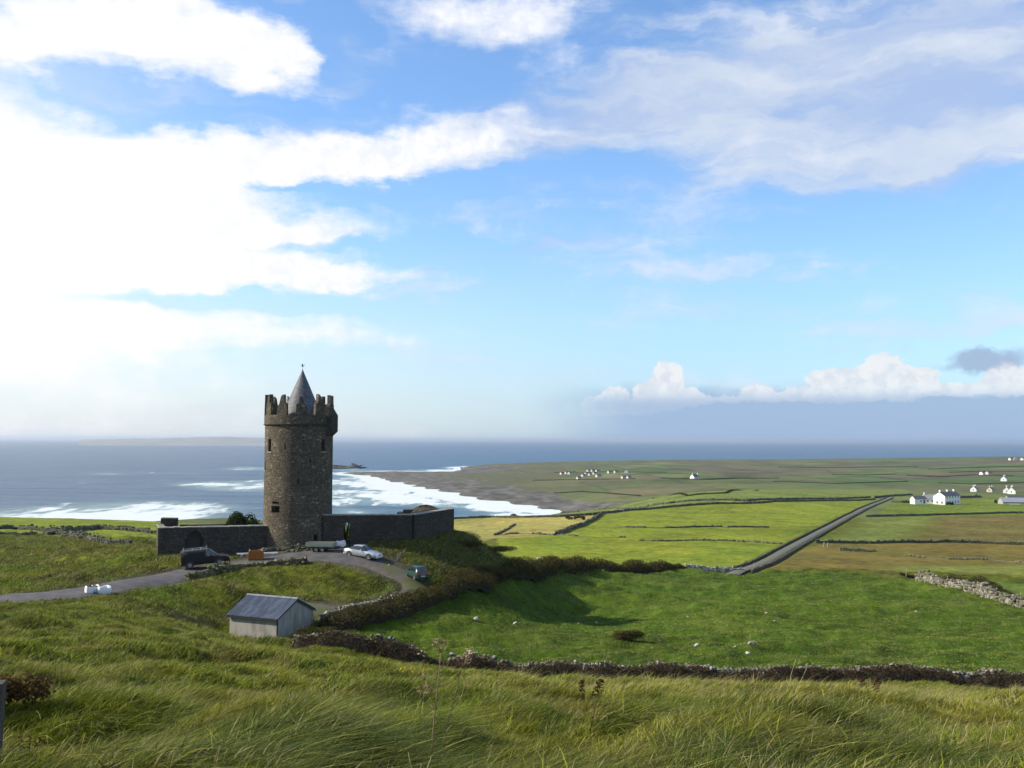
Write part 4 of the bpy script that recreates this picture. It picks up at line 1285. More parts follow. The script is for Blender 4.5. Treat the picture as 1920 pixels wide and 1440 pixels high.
def build_vegetation():
    # --- near field wall with brambles in front of it
    near = [bear(560, 76.5), bear(640, 76), bear(800, 75.8), bear(1000, 75.6), bear(1280, 75.8), bear(1600, 76.2), bear(1920, 76.5), bear(2350, 77)]
    stone_wall('grey dry stone wall half hidden by brambles across the foot of the foreground slope', near, 1.22, 0.6, 0.27, ROCK_MID, 11, ragged=.30)
    thicket('long low brown bramble hedge in front of the nearest dry stone wall', [(x, y - 0.9) for x, y in near], 1.4, 0.98, .13, 250, leafmat('brown_bramble', (0.036, 0.028, 0.016), (0.100, 0.070, 0.042), 0.25, 1.1), 12, taper=.01)
    shrub('rounded dark brown bramble clump beside the tin shed, at the start of the nearest wall', *bear(600, 79.5), 2.6, 1.8, 1.3, .14, 5000, BRAMBLE, 14, 'bramble_bush', 'bush')
    # --- hedge along the foot of the mound
    hl = smooth_line([(x_, y_ + 1.5) for x_, y_ in GL([(592, 1197), (640, 1188), (700, 1171), (760, 1150), (830, 1127), (900, 1107)])] + [bear(960, 116), bear(1020, 131), bear(1090, 150), bear(1180, 164), bear(1285, 176)], 1)
    i1 = int(len(hl) * .5)
    thicket('broad dark bramble hedge curving from the shed up along the foot of the mound', hl[:i1 + 1], 3.2, 1.35, .17, 150, BRAMBLE, 21, taper=.08)
    thicket('dark hedge running straight across the far edge of the green field, right of the mound', hl[i1:], 2.8, 1.6, .22, 110, BRAMBLE, 22, taper=.12)
    stone_wall('pale stone wall climbing from the shed behind the dark brambles', smooth_line(GL([(604, 1180), (650, 1160), (700, 1147), (742, 1136)]), 1), 1.15, 0.55, 0.27, ROCK_PALE, 23, ragged=.1)
    stone_wall('low broken stone wall with pale stones at the end of the dark hedge', [bear(1285, 177), bear(1330, 177.5), bear(1392, 178)], 0.9, .6, .33, ROCK_PALE, 24, gap=.35)
    # --- heath on the mound
    for k, (px, D, rx, ry, h, sd) in enumerate([(885, 116, 3.2, 2.0, .8, 1), (930, 121, 3.0, 2.2, .9, 2), (975, 128, 3.6, 2.4, 1.1, 3), (1010, 134, 3, 2.5, .9, 4), (905, 110.5, 4.0, 2, 1.0, 5), (860, 106.5, 3.4, 1.8, .9, 6)]):
        lab = ['small brown gorse clump on the top of the mound just right of the courtyard wall', 'brown gorse clump halfway down the right skyline of the mound', 'largest gorse clump on the right skyline of the mound, above the pale rocks',
               'lowest gorse clump on the right skyline of the mound', 'wide brown gorse clump low on the dark face of the mound', 'brown gorse clump on the mound above the bend of the track'][k]
        shrub(lab, *bear(px, D), rx, ry, h, .15, 2600, HEATH, 30 + sd, 'gorse_bush', 'bush', group='gorse clumps on the mound', stems=False)
    # --- wall between drive and lawn
    dl = GL([(352, 1086), (375, 1083), (410, 1080), (450, 1072), (500, 1062), (545, 1057), (575, 1054)])
    stone_wall('low mossy stone wall between the tarmac drive and the lawn', dl, 0.72, .7, .40, ROCK_TAN, 41, ragged=.3)
    # --- right wall
    BRL = GL([(1688, 1082), (1715, 1083), (1765, 1089), (1830, 1098), (1900, 1117)])
    rw = GL([(1722, 1092), (1760, 1099), (1800, 1106), (1845, 1118), (1890, 1132), (1935, 1140)]) + [bear(2300, 118)]
    stone_wall('tumbledown wall of pale limestone blocks at the right edge of the green field', rw, 1.35, 1.3, .44, ROCK_MID, 51, ragged=.55)
    thicket('brown bramble patch at the far end of the tumbledown limestone wall', BRL, 2.4, 1.5, .2, 75, BRAMBLE, 52, taper=.5, hh=np.linspace(1.2, .55, len(resample(BRL, .35))))
    # --- left fields
    stone_wall('tumbled grey stone wall slanting across the green fields on the far left', GL([(100, 1002), (130, 1007), (165, 1014), (205, 1019), (245, 1021)]), 1.1, .9, .4, ROCK_DARK, 61, sub=1)
    stone_wall('thin dark wall running towards the left end of the courtyard wall', GL([(112, 1003), (150, 996), (183, 992), (225, 995), (262, 998), (300, 1001)]), 1.0, .7, .45, ROCK_DARK, 62, sub=1)
    stone_wall('dark field wall entering from the left edge of the photo', GL([(-60, 996), (30, 995), (75, 998), (112, 1003)]), .9, .7, .45, ROCK_DARK, 63, sub=1, gap=.15)
    stone_wall('broken line of dark stones at the top of the rough slope, far left', GL([(-60, 1007), (15, 1005), (60, 1006), (100, 1003)]), .7, .7, .4, ROCK_DARK, 64, sub=1, gap=.4)

    # --- far field walls and hedgerows
    def far(label, pts, h, w, seed, mat=ROCK_DARK, gap=0.0, pix=True, st=None, name='field_wall'):
        P = GL(pts) if pix else pts
        D = np.mean([p[1] for p in P])
        stone_wall(label, P, h * .8, w * .8, st or max(.45, D / 420), mat, seed, gap=gap, sub=1, name=name, ragged=.2)
    far('near wall of the twin walled lane behind the straw coloured meadow', [(850, 974), (920, 970.5), (985, 971), (1050, 969), (1110, 966)], 1.3, .8, 71)
    far('near wall of the twin walled lane behind the bright green field', [(1112, 966), (1180, 958), (1260, 951), (1400, 945), (1520, 940), (1640, 937)], 1.5, .9, 72)
    far('far wall of the twin walled lane above the rocky shore', [(960, 968.5), (1010, 966), (1060, 961), (1130, 954), (1250, 945), (1400, 939.5), (1520, 936), (1632, 933)], 1.5, .9, 73)
    far('dark wall between the straw coloured meadow and the bright green field', [(1128, 965), (1115, 975), (1095, 985), (1065, 996), (1043, 1003)], 1.4, .9, 74)
    far('faint row of stones along the lower edge of the straw coloured meadow', [(930, 1003), (980, 1001), (1043, 1003), (1100, 1008), (1170, 1008)], .5, .7, 75, gap=.3)
    far('short dark wall rising across the straw coloured meadow', [(928, 1004), (948, 994), (965, 984)], .8, .7, 76)
    far('long low dark hedge across the middle of the bright green field', [(1160, 988), (1220, 990), (1265, 990), (1330, 988), (1440, 989)], .75, 1.0, 77, gap=.15)
    far('low reddish bank across the lower part of the bright green field', [(1200, 1013), (1240, 1014), (1300, 1013), (1380, 1015), (1430, 1018), (1480, 1021)], .55, 1.2, 78, ROCK_TAN, gap=.25)
    far('wall on the left side of the straight lane', offset_line(LANE, -2.2)[4:-3], .9, .5, 79, ROCK_DARK, pix=False, st=.45)
    far('wall on the right side of the straight lane', offset_line(LANE, 2.2)[4:-3], .85, .5, 80, ROCK_DARK, pix=False, st=.45)
    far('dark wall between the two brown pastures right of the lane', [(1530, 1019), (1600, 1019), (1700, 1018), (1780, 1018), (1850, 1019), (1940, 1021)], 1.0, .8, 81)
    far('broken dark bank across the lower brown pasture', [(1575, 1032), (1605, 1033), (1640, 1034)], .9, 1.2, 82)
    far('straggling dark scrub line across the brown pasture at the right edge', [(1700, 1042), (1780, 1048), (1850, 1049), (1930, 1057)], .5, 1.4, 83, ROCK_TAN, gap=.35)
    far('dark wall below the farmhouse paddock', [(1625, 969), (1700, 968), (1780, 966), (1870, 963), (1940, 962)], 1.4, .9, 84)
    far('dark hedge beside the farmhouse garden', [(1672, 942), (1690, 943), (1712, 943)], 2.0, 2.0, 85)
    far('hedge behind the farmhouse', [(1795, 934), (1815, 933.5), (1838, 932.5)], 2.4, 2.0, 86)
    far('hedge line leaving the lane end towards the farmhouse', [(1640, 934), (1670, 931), (1710, 928.5)], 2.0, 1.6, 87)
    labs = ['hedge on the low land above the twin walled lane', 'dark field boundary crossing the middle of the plain', 'long thin wall across the plain left of the farmhouse', 'dark thicket strip on the plain above the farmhouse',
            'field boundary left of the lone mid plain house', 'field boundary right of the lone mid plain house', 'dark strip of scrub below the far village', 'thin boundary behind the far village',
            'scrub line crossing the plain at the right edge', 'upper dark boundary close to the far coast', 'boundary climbing towards the hilltop houses', 'thin dark hedge below the hilltop houses', 'short hedge right of centre on the far plain', 'dark wall edging the stony ridge by the beach']
    segs = [[(1225, 935), (1290, 930), (1360, 925), (1420, 920)], [(1255, 898), (1330, 899.5), (1390, 897), (1460, 897)], [(1450, 903), (1560, 907), (1640, 905), (1700, 903)], [(1700, 892), (1760, 894), (1830, 891), (1900, 893)],
            [(1240, 897), (1268, 898), (1292, 897.5)], [(1318, 898.5), (1345, 898), (1380, 896.5)], [(1000, 901), (1060, 900), (1130, 899), (1190, 898)], [(1040, 886), (1110, 885.5), (1180, 885), (1250, 886)],
            [(1760, 906), (1830, 908), (1930, 905)], [(1460, 876), (1560, 877), (1640, 876), (1720, 875)], [(1740, 880), (1800, 878), (1860, 876), (1930, 874)], [(1780, 886), (1850, 884), (1930, 884)], [(1560, 890), (1620, 891), (1680, 889)], [(1040, 925), (1090, 922), (1140, 925), (1200, 930)]]
    for k, (lb, sg) in enumerate(zip(labs, segs)):
        far(lb, sg, 1.3, 2.4, 100 + k, ROCK_DARK, st=1.1, name='hedgerow')
    for o in COL.objects:
        if o.name.startswith('hedgerow'):
            o['category'] = 'hedgerow'; o['group'] = 'distant hedgerows on the coastal plain'
            o.data.materials.clear(); o.data.materials.append(HEATH if len(o.name) % 2 else SHRUB)

    # --- bushes
    x, y = bear(462, 116.5)
    shrub('bushy dark green shrub rising behind the courtyard wall against the tower', x, y, 2.1, 1.6, hz(x, y) * 0 + (CAMZ + ray(462, 958).z * 116.5 - hz(x, y)) * 0.95, .26, 9000, SHRUB, 201, lobes=16)
    shrub('low dark oval bush alone in the green field', *bear(1176, 94), 1.75, .9, .85, .12, 5000, BRAMBLE, 202, 'bush', 'bush', lobes=14, stems=False)
    for k, (px, lb) in enumerate([(1068, 'left one of three round scrub clumps by the field wall corner'), (1081, 'middle one of three round scrub clumps by the field wall corner'), (1096, 'right one of three round scrub clumps by the field wall corner')]):
        x, y = G(px, 975)
        shrub(lb, x, y, 1.6, 1.5, 1.7, .3, 1200, HEATH, 210 + k, 'scrub_clump', 'bush', lobes=5, group='round scrub clumps in the meadow', stems=False)
    x, y = bear(652, 112.6)
    shrub('sunlit yellow green shrub seen through the arched doorway', x, y, 1.0, .7, CAMZ + ray(652, 967).z * 112.6 - hz(x, y), .12, 3600, IVY, 221, lobes=7)
    # turf-capped ruin behind the right wall
    x, y = bear(800, 120.5)
    gz = hz(x, y); zt = CAMZ + ray(800, 948).z * 120.5
    root = empty('ruined_turret', 'turf covered ruined turret bulging above the right courtyard wall', 'ruin', (x, y, gz))
    mb = MB()
    hh = zt - gz
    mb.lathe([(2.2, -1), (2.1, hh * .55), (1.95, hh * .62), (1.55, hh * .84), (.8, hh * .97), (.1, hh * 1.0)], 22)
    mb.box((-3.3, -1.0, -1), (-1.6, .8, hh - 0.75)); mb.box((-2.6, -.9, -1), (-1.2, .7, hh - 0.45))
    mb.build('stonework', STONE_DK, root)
    rs = np.random.RandomState(5)
    a = rs.uniform(0, 6.28, 2600); r = 1.9 * np.sqrt(rs.rand(2600))
    C = np.stack([r * np.cos(a), r * np.sin(a), hh * (1.0 - .40 * (r / 2) ** 2) + rs.rand(2600) * .15 - .06], 1)
    link('turf_cap', leaves_mesh('turf_cap', C, .22, 6), TURF, root)

    # --- loose rocks, each its own thing
    rl = [(1410, 1222, .34, 'flat pale slab sticking out of the green field below the brown weeds'), (1403, 1232, .22, 'small pale stone just below the flat slab in the green field'), (1306, 1218, .24, 'pale stone left of the flat slab in the green field'),
          (893, 1166, .33, 'grey boulder in the green field nearest the bramble hedge'), (966, 1168, .22, 'pale stone in the green field beyond the tall dead stalk'), (1437, 1149, .22, 'white stone high up in the middle of the green field'),
          (1452, 1163, .16, 'tiny white stone below the white stone in mid field'), (1718, 1153, .18, 'single small white stone on the right half of the green field'), (1118, 1171, .15, 'tiny pale stone above and left of the dark oval bush'),
          (1085, 1170, .12, 'smaller of the two tiny stones left of the dark oval bush'), (730, 1060, .2, 'small white stone on the verge in front of the silver car'), (1012, 1049, .55, 'pale boulder outcrop on the dark slope of the mound'),
          (848, 1228, .26, 'pale stone standing at the foot of the field by the nearest wall'), (1378, 1220, .13, 'tiny stone between the two pale field stones'), (1290, 1155, .14, 'grey pebble sized stone in the upper green field')]
    for k, (px, py, s, lb) in enumerate(rl):
        x, y = G(px, py)
        me = rocks_mesh('boulder', [(0, 0, 0)], [(s * 1.3, s, s * .75)], 300 + k)
        o = link('boulder', me, ROCK_PALE)
        o.location = (x, y, hz(x, y) + s * .35)
        tag(o, lb, 'rock')


build_vegetation()
# ---------------------------------------------------------------- grass: tufts scattered over the rough ground
def blade_mesh(name, n, rad, h0, h1, wid, lean, seed, segs=4, curl=1.0, straw=0.15, head=0.0):
    rs = np.random.RandomState(seed)
    V = []; F = []; T = []; S = []
    for b in range(n):
        r = rad * math.sqrt(rs.rand()); a = rs.uniform(0, 6.283)
        bx, by = r * math.cos(a), r * math.sin(a)
        h = rs.uniform(h0, h1)
        da = rs.uniform(0, 6.283); spread = rs.uniform(.1, .95) * h
        dx = math.cos(da) * spread + lean * h * rs.uniform(.5, 1.2)
        dy = math.sin(da) * spread
        w = wid * rs.uniform(.7, 1.3)
        fa = rs.uniform(0, 3.1416); ox, oy = math.cos(fa) * w / 2, math.sin(fa) * w / 2
        base = len(V)
        is_straw = 1.0 if rs.rand() < straw else 0.0
        for k in range(segs + 1):
            t = k / segs
            cx = bx + dx * t ** 1.8 * curl; cy = by + dy * t ** 1.8 * curl
            cz = h * (t - 0.28 * curl * lean * t * t) - 0.04
            ww = (1 - t ** 1.5)
            if head and t > .7: ww = head
            if k == segs: ww = 0.05
            V.append((cx - ox * ww, cy - oy * ww, cz)); V.append((cx + ox * ww, cy + oy * ww, cz))
            T += [t, t]; S += [is_straw, is_straw]
            if k:
                q = base + 2 * (k - 1)
                F.append((q, q + 1, q + 3, q + 2))
    me = mesh_np(name, np.array(V), np.array(F).ravel(), np.full(len(F), 4), smooth=True)
    set_col(me, 'blade', np.stack([T, S, np.zeros(len(T))], 1))
    return me


def grass_material():
    def b(g):
        ic = g.n('ShaderNodeAttribute', attribute_name='gcol', attribute_type='INSTANCER').outputs['Color']
        bl = g.n('ShaderNodeSeparateColor', {0: g.n('ShaderNodeAttribute', attribute_name='blade').outputs['Color']})
        rnd = g.n('ShaderNodeObjectInfo').outputs['Random']
        isl = g.n('ShaderNodeNewGeometry').outputs['Random Per Island']
        c = g.mix(g.rng(isl, 0.50, 0.0, 0.0, 0.75), ic, (0.024, 0.046, 0.006))  # random dark blades: shading put into the colour
        c = g.mix(g.rng(isl, 0.70, 1.0, 0.0, 0.85), c, (0.38, 0.42, 0.05))  # random pale blades: glossy highlights put into the colour
        c = g.mix(g.rng(rnd, 0.5, 1.0, 0.0, 0.45), c, (0.040, 0.085, 0.010))
        c = g.mix(g.m('MULTIPLY', bl.outputs[1], 0.8), c, (0.38, 0.32, 0.15))
        c = g.mix(g.rng(bl.outputs[0], .6, 1.0, 0.0, 0.22), c, (0.22, 0.23, 0.06))
        d = g.n('ShaderNodeBsdfPrincipled', {'Base Color': c, 'Roughness': 0.5, 'Specular IOR Level': 0.08})
        t = g.n('ShaderNodeBsdfTranslucent', {'Color': c})
        return g.n('ShaderNodeMixShader', {0: 0.35, 1: d.outputs[0], 2: t.outputs[0]}).outputs[0]
    return material('grass_blades', b)


def scatter(name, label, protos, X, Y, scale, rot, cols, extra_z=None):
    """one object whose geometry nodes instance the tufts on its points"""
    gm = grass_material()
    Z = H(X, Y) if extra_z is None else extra_z
    me = mesh_np(name, np.stack([X, Y, Z], 1), [], [])
    for an, arr in (('sc', scale), ('rz', rot), ('pick', np.random.RandomState(3).randint(0, len(protos), len(X)).astype(float))):
        at = me.attributes.new(an, 'FLOAT', 'POINT'); at.data.foreach_set('value', np.asarray(arr, np.float32))
    at = me.attributes.new('gcol', 'FLOAT_COLOR', 'POINT')
    a = np.ones((len(X), 4), np.float32); a[:, :3] = cols
    at.data.foreach_set('color', a.ravel())
    o = link(name, me)
    ng = bpy.data.node_groups.new(name, 'GeometryNodeTree')
    ng.interface.new_socket('Geometry', in_out='INPUT', socket_type='NodeSocketGeometry')
    ng.interface.new_socket('Geometry', in_out='OUTPUT', socket_type='NodeSocketGeometry')
    N = ng.nodes; Lk = ng.links
    gi = N.new('NodeGroupInput'); go = N.new('NodeGroupOutput')
    gtoi = N.new('GeometryNodeGeometryToInstance')
    for pm in protos[::-1]:
        pm.materials.clear(); pm.materials.append(gm)
        po = bpy.data.objects.new(pm.name, pm)
        oi = N.new('GeometryNodeObjectInfo'); oi.inputs['Object'].default_value = po
        Lk.new(oi.outputs['Geometry'], gtoi.inputs[0])
    def named(nm, typ='FLOAT'):
        q = N.new('GeometryNodeInputNamedAttribute'); q.data_type = typ; q.inputs[0].default_value = nm
        return q.outputs[0]
    iop = N.new('GeometryNodeInstanceOnPoints')
    Lk.new(gi.outputs[0], iop.inputs['Points'])
    Lk.new(gtoi.outputs[0], iop.inputs['Instance'])
    iop.inputs['Pick Instance'].default_value = True
    Lk.new(named('pick'), iop.inputs['Instance Index'])
    cx = N.new('ShaderNodeCombineXYZ'); Lk.new(named('rz'), cx.inputs[2])
    Lk.new(cx.outputs[0], iop.inputs['Rotation'])
    Lk.new(named('sc'), iop.inputs['Scale'])
    Lk.new(iop.outputs[0], go.inputs[0])
    md = o.modifiers.new('grass', 'NODES'); md.node_group = ng
    return tag(o, label, kind='stuff')


def build_grass():
    rs = np.random.RandomState(42)
    fine = [blade_mesh('grass_tuft', 40, .22, .07, .20, .0105, .75, s, 4, curl=1.0, straw=.05) for s in (1, 2, 3, 14)]
    fine += [blade_mesh('grass_tuft', 26, .16, .12, .30, .009, 1.0, 4, 5, curl=1.15, straw=.12), blade_mesh('grass_tuft', 30, .2, .06, .16, .012, .7, 15, 4, curl=1.0, straw=.02)]
    seedy = [blade_mesh('seed_grass', 5, .22, .16, .34, .005, .8, s, 5, curl=.8, straw=.95, head=1.3) for s in (5, 6)]
    big = [blade_mesh('tussock', 150, .26, .18, .40, .009, 1.3, 8, 6, curl=1.25, straw=.05), blade_mesh('tussock', 140, .28, .18, .38, .009, 1.2, 9, 6, curl=1.3, straw=.14)]
    mid = [blade_mesh('grass_tuft', 24, .34, .10, .25, .024, .8, s, 3, straw=.05) for s in (11, 12, 13)]
    midseed = [blade_mesh('seed_grass', 8, .3, .26, .48, .014, .7, 13, 3, straw=.9)]
    low = [blade_mesh('grass_tuft', 20, .55, .08, .24, .04, .8, s, 2, straw=.04) for s in (21, 22)] + [blade_mesh('grass_tuft', 26, .45, .15, .42, .035, .8, 23, 2, straw=.25)]

    def cloud(n, y0_, y1_, amin, amax, power=1.0, off=2.0):
        # points per square metre falling with distance
        y = y0_ * (y1_ / y0_) ** (rs.rand(n) ** power)
        a = rs.uniform(amin, amax, n)
        x = a * y + np.where(a > 0, 1, -1) * off * np.abs(a) / .55 * rs.rand(n)
        return x, y

    def clear(x, y, m=0.35):
        k = np.ones(len(x), bool)
        for pts, hw, dz in ROADS:
            k &= _line_dist(x, y, pts) > hw + m * rs.rand(len(x))
        k &= np.hypot(x - TOWER[0], y - TOWER[1]) > 5.2
        k &= ~((np.hypot((x - TOWER[0]) / 1.7, y - TOWER[1] + 3.5) < 4.6) & (y < TOWER[1]))
        # shed, inside of the courtyard wall line
        k &= _poly_sdf(x, y, SHED_PLAN) < -0.05
        return k

    def nearwall(x, y):
        return y < np.interp(x / y * FPX + 960, [-400, 300, 430, 560, 640, 2300], [70, 71, 76, 76.2, 75.0, 75.6]) - .6

    def put(name, label, protos, x, y, s0, s1, tint=(1, 1, 1), yaw=.6, clump=True):
        k = clear(x, y) ; x = x[k]; y = y[k]
        z = H(x, y)
        c = land_colour(x, y, z) * np.array(tint)
        s = rs.uniform(s0, s1, len(x))
        if clump:
            s *= 0.75 + 0.9 * np.clip(fbm(x / 1.6, y / 1.6, 3, 91) + .3, 0, 1)
        scatter(name, label, protos, x, y, s, rs.normal(0.1, yaw, len(x)) + 2.2 * fbm(x / 2.4, y / 2.4, 2, 99), c, z)

    x, y = cloud(36000, 5.2, 27, -.72, .72, .62)
    put('grass', 'short windswept green grass in the nearest foreground', fine, x, y, .75, 1.15, (1.25, 1.12, .8))
    x, y = cloud(3600, 6.5, 30, -.62, .62, .6)
    k = rs.rand(len(x)) < .18 + .8 * sstep(x / y + .5 * fbm(x / 4, y / 4, 3, 97), -.2, .4)
    put('grass', 'straw coloured seed heads over the foreground grass', seedy, x[k], y[k], .8, 1.2, (1, 1, 1))
    x, y = cloud(520, 6.0, 36, -.62, .62, .75)
    k = fbm(x / 3, y / 3, 3, 95) > -.02
    put('grass', 'heavy drooping tussocks in the foreground slope', big, x[k], y[k], .5, 1.0, (0.75, 0.95, .8))
    hx = []; hy = []
    for px, D, n_, r in [(440, 10.5, 16, .75), (700, 8.3, 22, .8), (560, 9.0, 10, .5), (900, 10.5, 14, .8), (250, 12, 9, .5), (1010, 8.2, 12, .7), (1400, 9, 12, .7), (1750, 8.6, 14, .7), (600, 14, 12, .8), (150, 9, 9, .5), (1200, 12, 10, .7), (330, 8, 8, .4), (820, 13, 10, .6)]:
        cx_, cy_ = bear(px, D)
        hx += list(cx_ + rs.normal(0, r * .6, n_)); hy += list(cy_ + rs.normal(0, r * .45, n_))
    put('grass', 'large arching clumps of long grass near the bottom of the picture', big, np.array(hx), np.array(hy), .9, 1.5, (.9, 1.0, .9), yaw=.4)
    x, y = cloud(62000, 22, 78, -.62, .62, .72)
    k = nearwall(x, y); x = x[k]; y = y[k]
    put('grass', 'grass on the slope above the nearest wall', mid, x, y, .7, 1.15, (1.12, 1.05, .8))
    x, y = cloud(9000, 24, 77, -.62, .62, .8)
    k = nearwall(x, y) & (rs.rand(len(x)) < .1 + .85 * sstep(x / y + .3 * fbm(x / 8, y / 8, 3, 97), -.15, .2)); x = x[k]; y = y[k]
    put('grass', 'pale seed heads on the slope above the nearest wall', midseed, x, y, .8, 1.2)
    # castle hill, lawn and left slope
    n = 60000
    x = rs.uniform(-95, 14, n); y = rs.uniform(68, 160, n)
    a = x / y
    edge = np.interp(y, [68, 84, 90, 100, 108, 118, 132, 150], [-.26, -.20, -.135, -.07, -.03, .0, .04, .09])
    k = (a > -.62) & (a < edge) & ~nearwall(x, y)
    put('grass', 'rough grass on the castle hill and the slope left of it', low, x[k], y[k], .7, 1.25)
    # green field
    n = 70000
    y = rs.uniform(78, 178, n); x = rs.uniform(-.25, .60, n) * y
    s = _poly_sdf(x, y, P_near) > 0.5
    put('grass', 'short lush grass of the green field', [low[0], low[1]], x[s], y[s], .4, .75, (1.0, 1.05, .9))


SHED_PLAN = []
# ---------------------------------------------------------------- shed
def paint_metal(name, col, rough=0.3, metal=0.0, coat=0.6):
    def b(g):
        tc = g.n('ShaderNodeTexCoord').outputs['Object']
        d = g.rng(g.noise(tc, 3.0, 5, .6), .4, .75, 0, .35)
        c = g.mix(d, col, tuple(x * .6 + .03 for x in col))
        return g.n('ShaderNodeBsdfPrincipled', {'Base Color': c, 'Roughness': g.m('ADD', g.m('MULTIPLY', d, .5), rough), 'Metallic': metal, 'Coat Weight': coat}).outputs[0]
    return material(name, b)


TYRE = simple('tyre_rubber', (0.015, 0.015, 0.016), .85)
RIM = simple('alloy_rim', (0.35, 0.35, 0.36), .35, metal=.8)
GLASS = simple('car_glass', (0.018, 0.022, 0.026), .06, spec=.9)
TRIM = simple('black_trim', (0.02, 0.02, 0.02), .6)
REDL = simple('red_lamp', (0.45, 0.02, 0.02), .25)
CLEAR = simple('clear_lamp', (0.65, 0.66, 0.68), .15)
WHITE = simple('white_plastic', (0.78, 0.78, 0.76), .6)


def corrugated(name, L, W, n, amp, M, mat, parent, thick=0.02):
    """sheet spanning u 0..L (across the corrugation) and w 0..W"""
    k = n * 6
    vs = []; fs = []
    for t in (0, thick):
        for i in range(k + 1):
            u = L * i / k
            z = amp * math.sin(2 * math.pi * i / 6)
            vs += [(u, 0, z - t), (u, W, z - t)]
    m = 2 * (k + 1)
    for i in range(k):
        a = 2 * i
        fs.append((a, a + 2, a + 3, a + 1)); fs.append((m + a, m + a + 1, m + a + 3, m + a + 2))
        fs.append((a, m + a, m + a + 2, a + 2)); fs.append((a + 1, a + 3, m + a + 3, m + a + 1))
    fs.append((0, 1, m + 1, m)); fs.append((2 * k, m + 2 * k, m + 2 * k + 1, 2 * k + 1))
    return MB().add(vs, fs, M).build(name, mat, parent, smooth=False)


def roof_tin():
    def b(g):
        tc = g.n('ShaderNodeTexCoord').outputs['Object']
        n = g.noise(g.mapping(tc, scale=(2.5, .7, 1)), .8, 5, .6)
        c = g.mix(g.rng(n, .35, .6), (0.22, 0.24, 0.27), (0.13, 0.14, 0.16))
        c = g.mix(g.rng(g.noise(g.mapping(tc, loc=(3, 0, 0), scale=(1.2, .5, 1)), .9, 5, .65), .60, .72, 0, .75), c, (0.20, 0.075, 0.035))
        return g.n('ShaderNodeBsdfPrincipled', {'Base Color': c, 'Roughness': .42, 'Metallic': .35}).outputs[0]
    return material('corrugated_tin', b)


def build_shed():
    fx, fy = bear(527, 81.2)              # near right corner
    ang = math.atan2(1.9, -4.3)           # long side runs to the left and away
    L, W = 4.75, 4.9
    gz = min(hz(fx, fy), hz(fx - 4, fy + 1)) - .1
    zE = CAMZ + ray(527, 1158.5).z * 81.2 - gz
    zR = zE + 1.15
    root = empty('shed', 'small pale rendered shed with a pitched corrugated tin roof', 'shed', (fx, fy, gz), ang)
    # local x: along the long side towards the left, local y: towards the back (right/away)
    # the back side must lie on the far side: x axis = (cos ang, sin ang), y axis rotated -90 degrees
    fl = Matrix.Scale(-1, 4, (0, 1, 0))
    M = fl
    def bx(mb, lo, hi): mb.box(lo, hi, M)
    def rend(name, c1, c2):
        def b(g):
            tc = g.n('ShaderNodeTexCoord').outputs['Object']
            st = g.noise(g.mapping(tc, scale=(1.4, 1.4, .5)), 1.0, 5, .6)
            c = g.mix(g.rng(st, .42, .68), c1, c2)
            c = g.mix(g.rng(g.noise(g.mapping(tc, loc=(1, 0, 4), scale=(1, 1, .35)), .9, 4, .6), .56, .70, 0, .6), c, (0.22, 0.14, 0.08))
            return g.n('ShaderNodeBsdfPrincipled', {'Base Color': c, 'Roughness': .9, 'Normal': g.n('ShaderNodeBump', {'Height': g.noise(tc, 25, 4, .6), 'Strength': .4, 'Distance': .02}).outputs[0]}).outputs[0]
        return material(name, b)
    rm = rend('stained_render', (0.30, 0.29, 0.26), (0.20, 0.185, 0.155))
    w = MB()
    w.prism([(0, -.6), (W, -.6), (W, zE), (W / 2, zR), (0, zE)], 0, L, 'x', M)
    w.build('wall', rm, root)
    q = MB()
    q.box((-.03, -.02, -.3), (.07, .08, zE - .02), M); q.build('corner_post', TRIM, root)
    # roof sheets
    sl = math.atan2(zR - zE, W / 2); sw = math.hypot(zR - zE, W / 2) + .28
    ov = .2
    A = M @ TR(-ov, W / 2, zR + .05) @ Matrix.Rotation(-sl, 4, 'X') @ Matrix.Scale(-1, 4, (0, 1, 0)) if False else None
    # near slope: from the ridge down to y = -overhang
    def slope(sign):
        ux = Vector((1, 0, 0)); dn = Vector((0, -sign * math.cos(sl), -math.sin(sl))); nn = ux.cross(dn) * (1 if sign < 0 else -1)
        if nn.z < 0: nn = -nn
        T = Matrix(((ux.x, dn.x, nn.x, -ov), (ux.y, dn.y, nn.y, W / 2), (ux.z, dn.z, nn.z, zR + .05), (0, 0, 0, 1)))
        return M @ T
    rf = corrugated('roof', L + 2 * ov, sw, 19, .05, slope(1), roof_tin(), root)
    rb = corrugated('roof', L + 2 * ov, sw, 19, .05, slope(-1), roof_tin(), root)
    rc = MB(); rc.prism([(-.16, -.06), (0, .05), (.16, -.06), (0, -.02)], -ov - .01, L + ov + .01, 'x', M @ TR(0, W / 2, zR + .09)); rc.build('ridge_cap', roof_tin(), root)
    for x0 in (-.13, L + .07):
        f = MB()
        f.prism([(-.22, zE - .24), (-.22, zE - .10), (W / 2, zR + .0), (W + .22, zE - .10), (W + .22, zE - .24), (W / 2, zR - .16)], x0, x0 + .05, 'x', M)
        f.build('bargeboard', TRIM, root)
    g_ = MB(); g_.box((-.15, -.22, zE - .26), (L + .15, -.12, zE - .16), M); g_.build('gutter', TRIM, root)
    ca, sa = math.cos(ang), math.sin(ang)
    for u, v in ((0, 0), (L, 0), (L, W), (0, W)):
        SHED_PLAN.append((fx + ca * u + sa * v, fy + sa * u - ca * v))


build_shed()


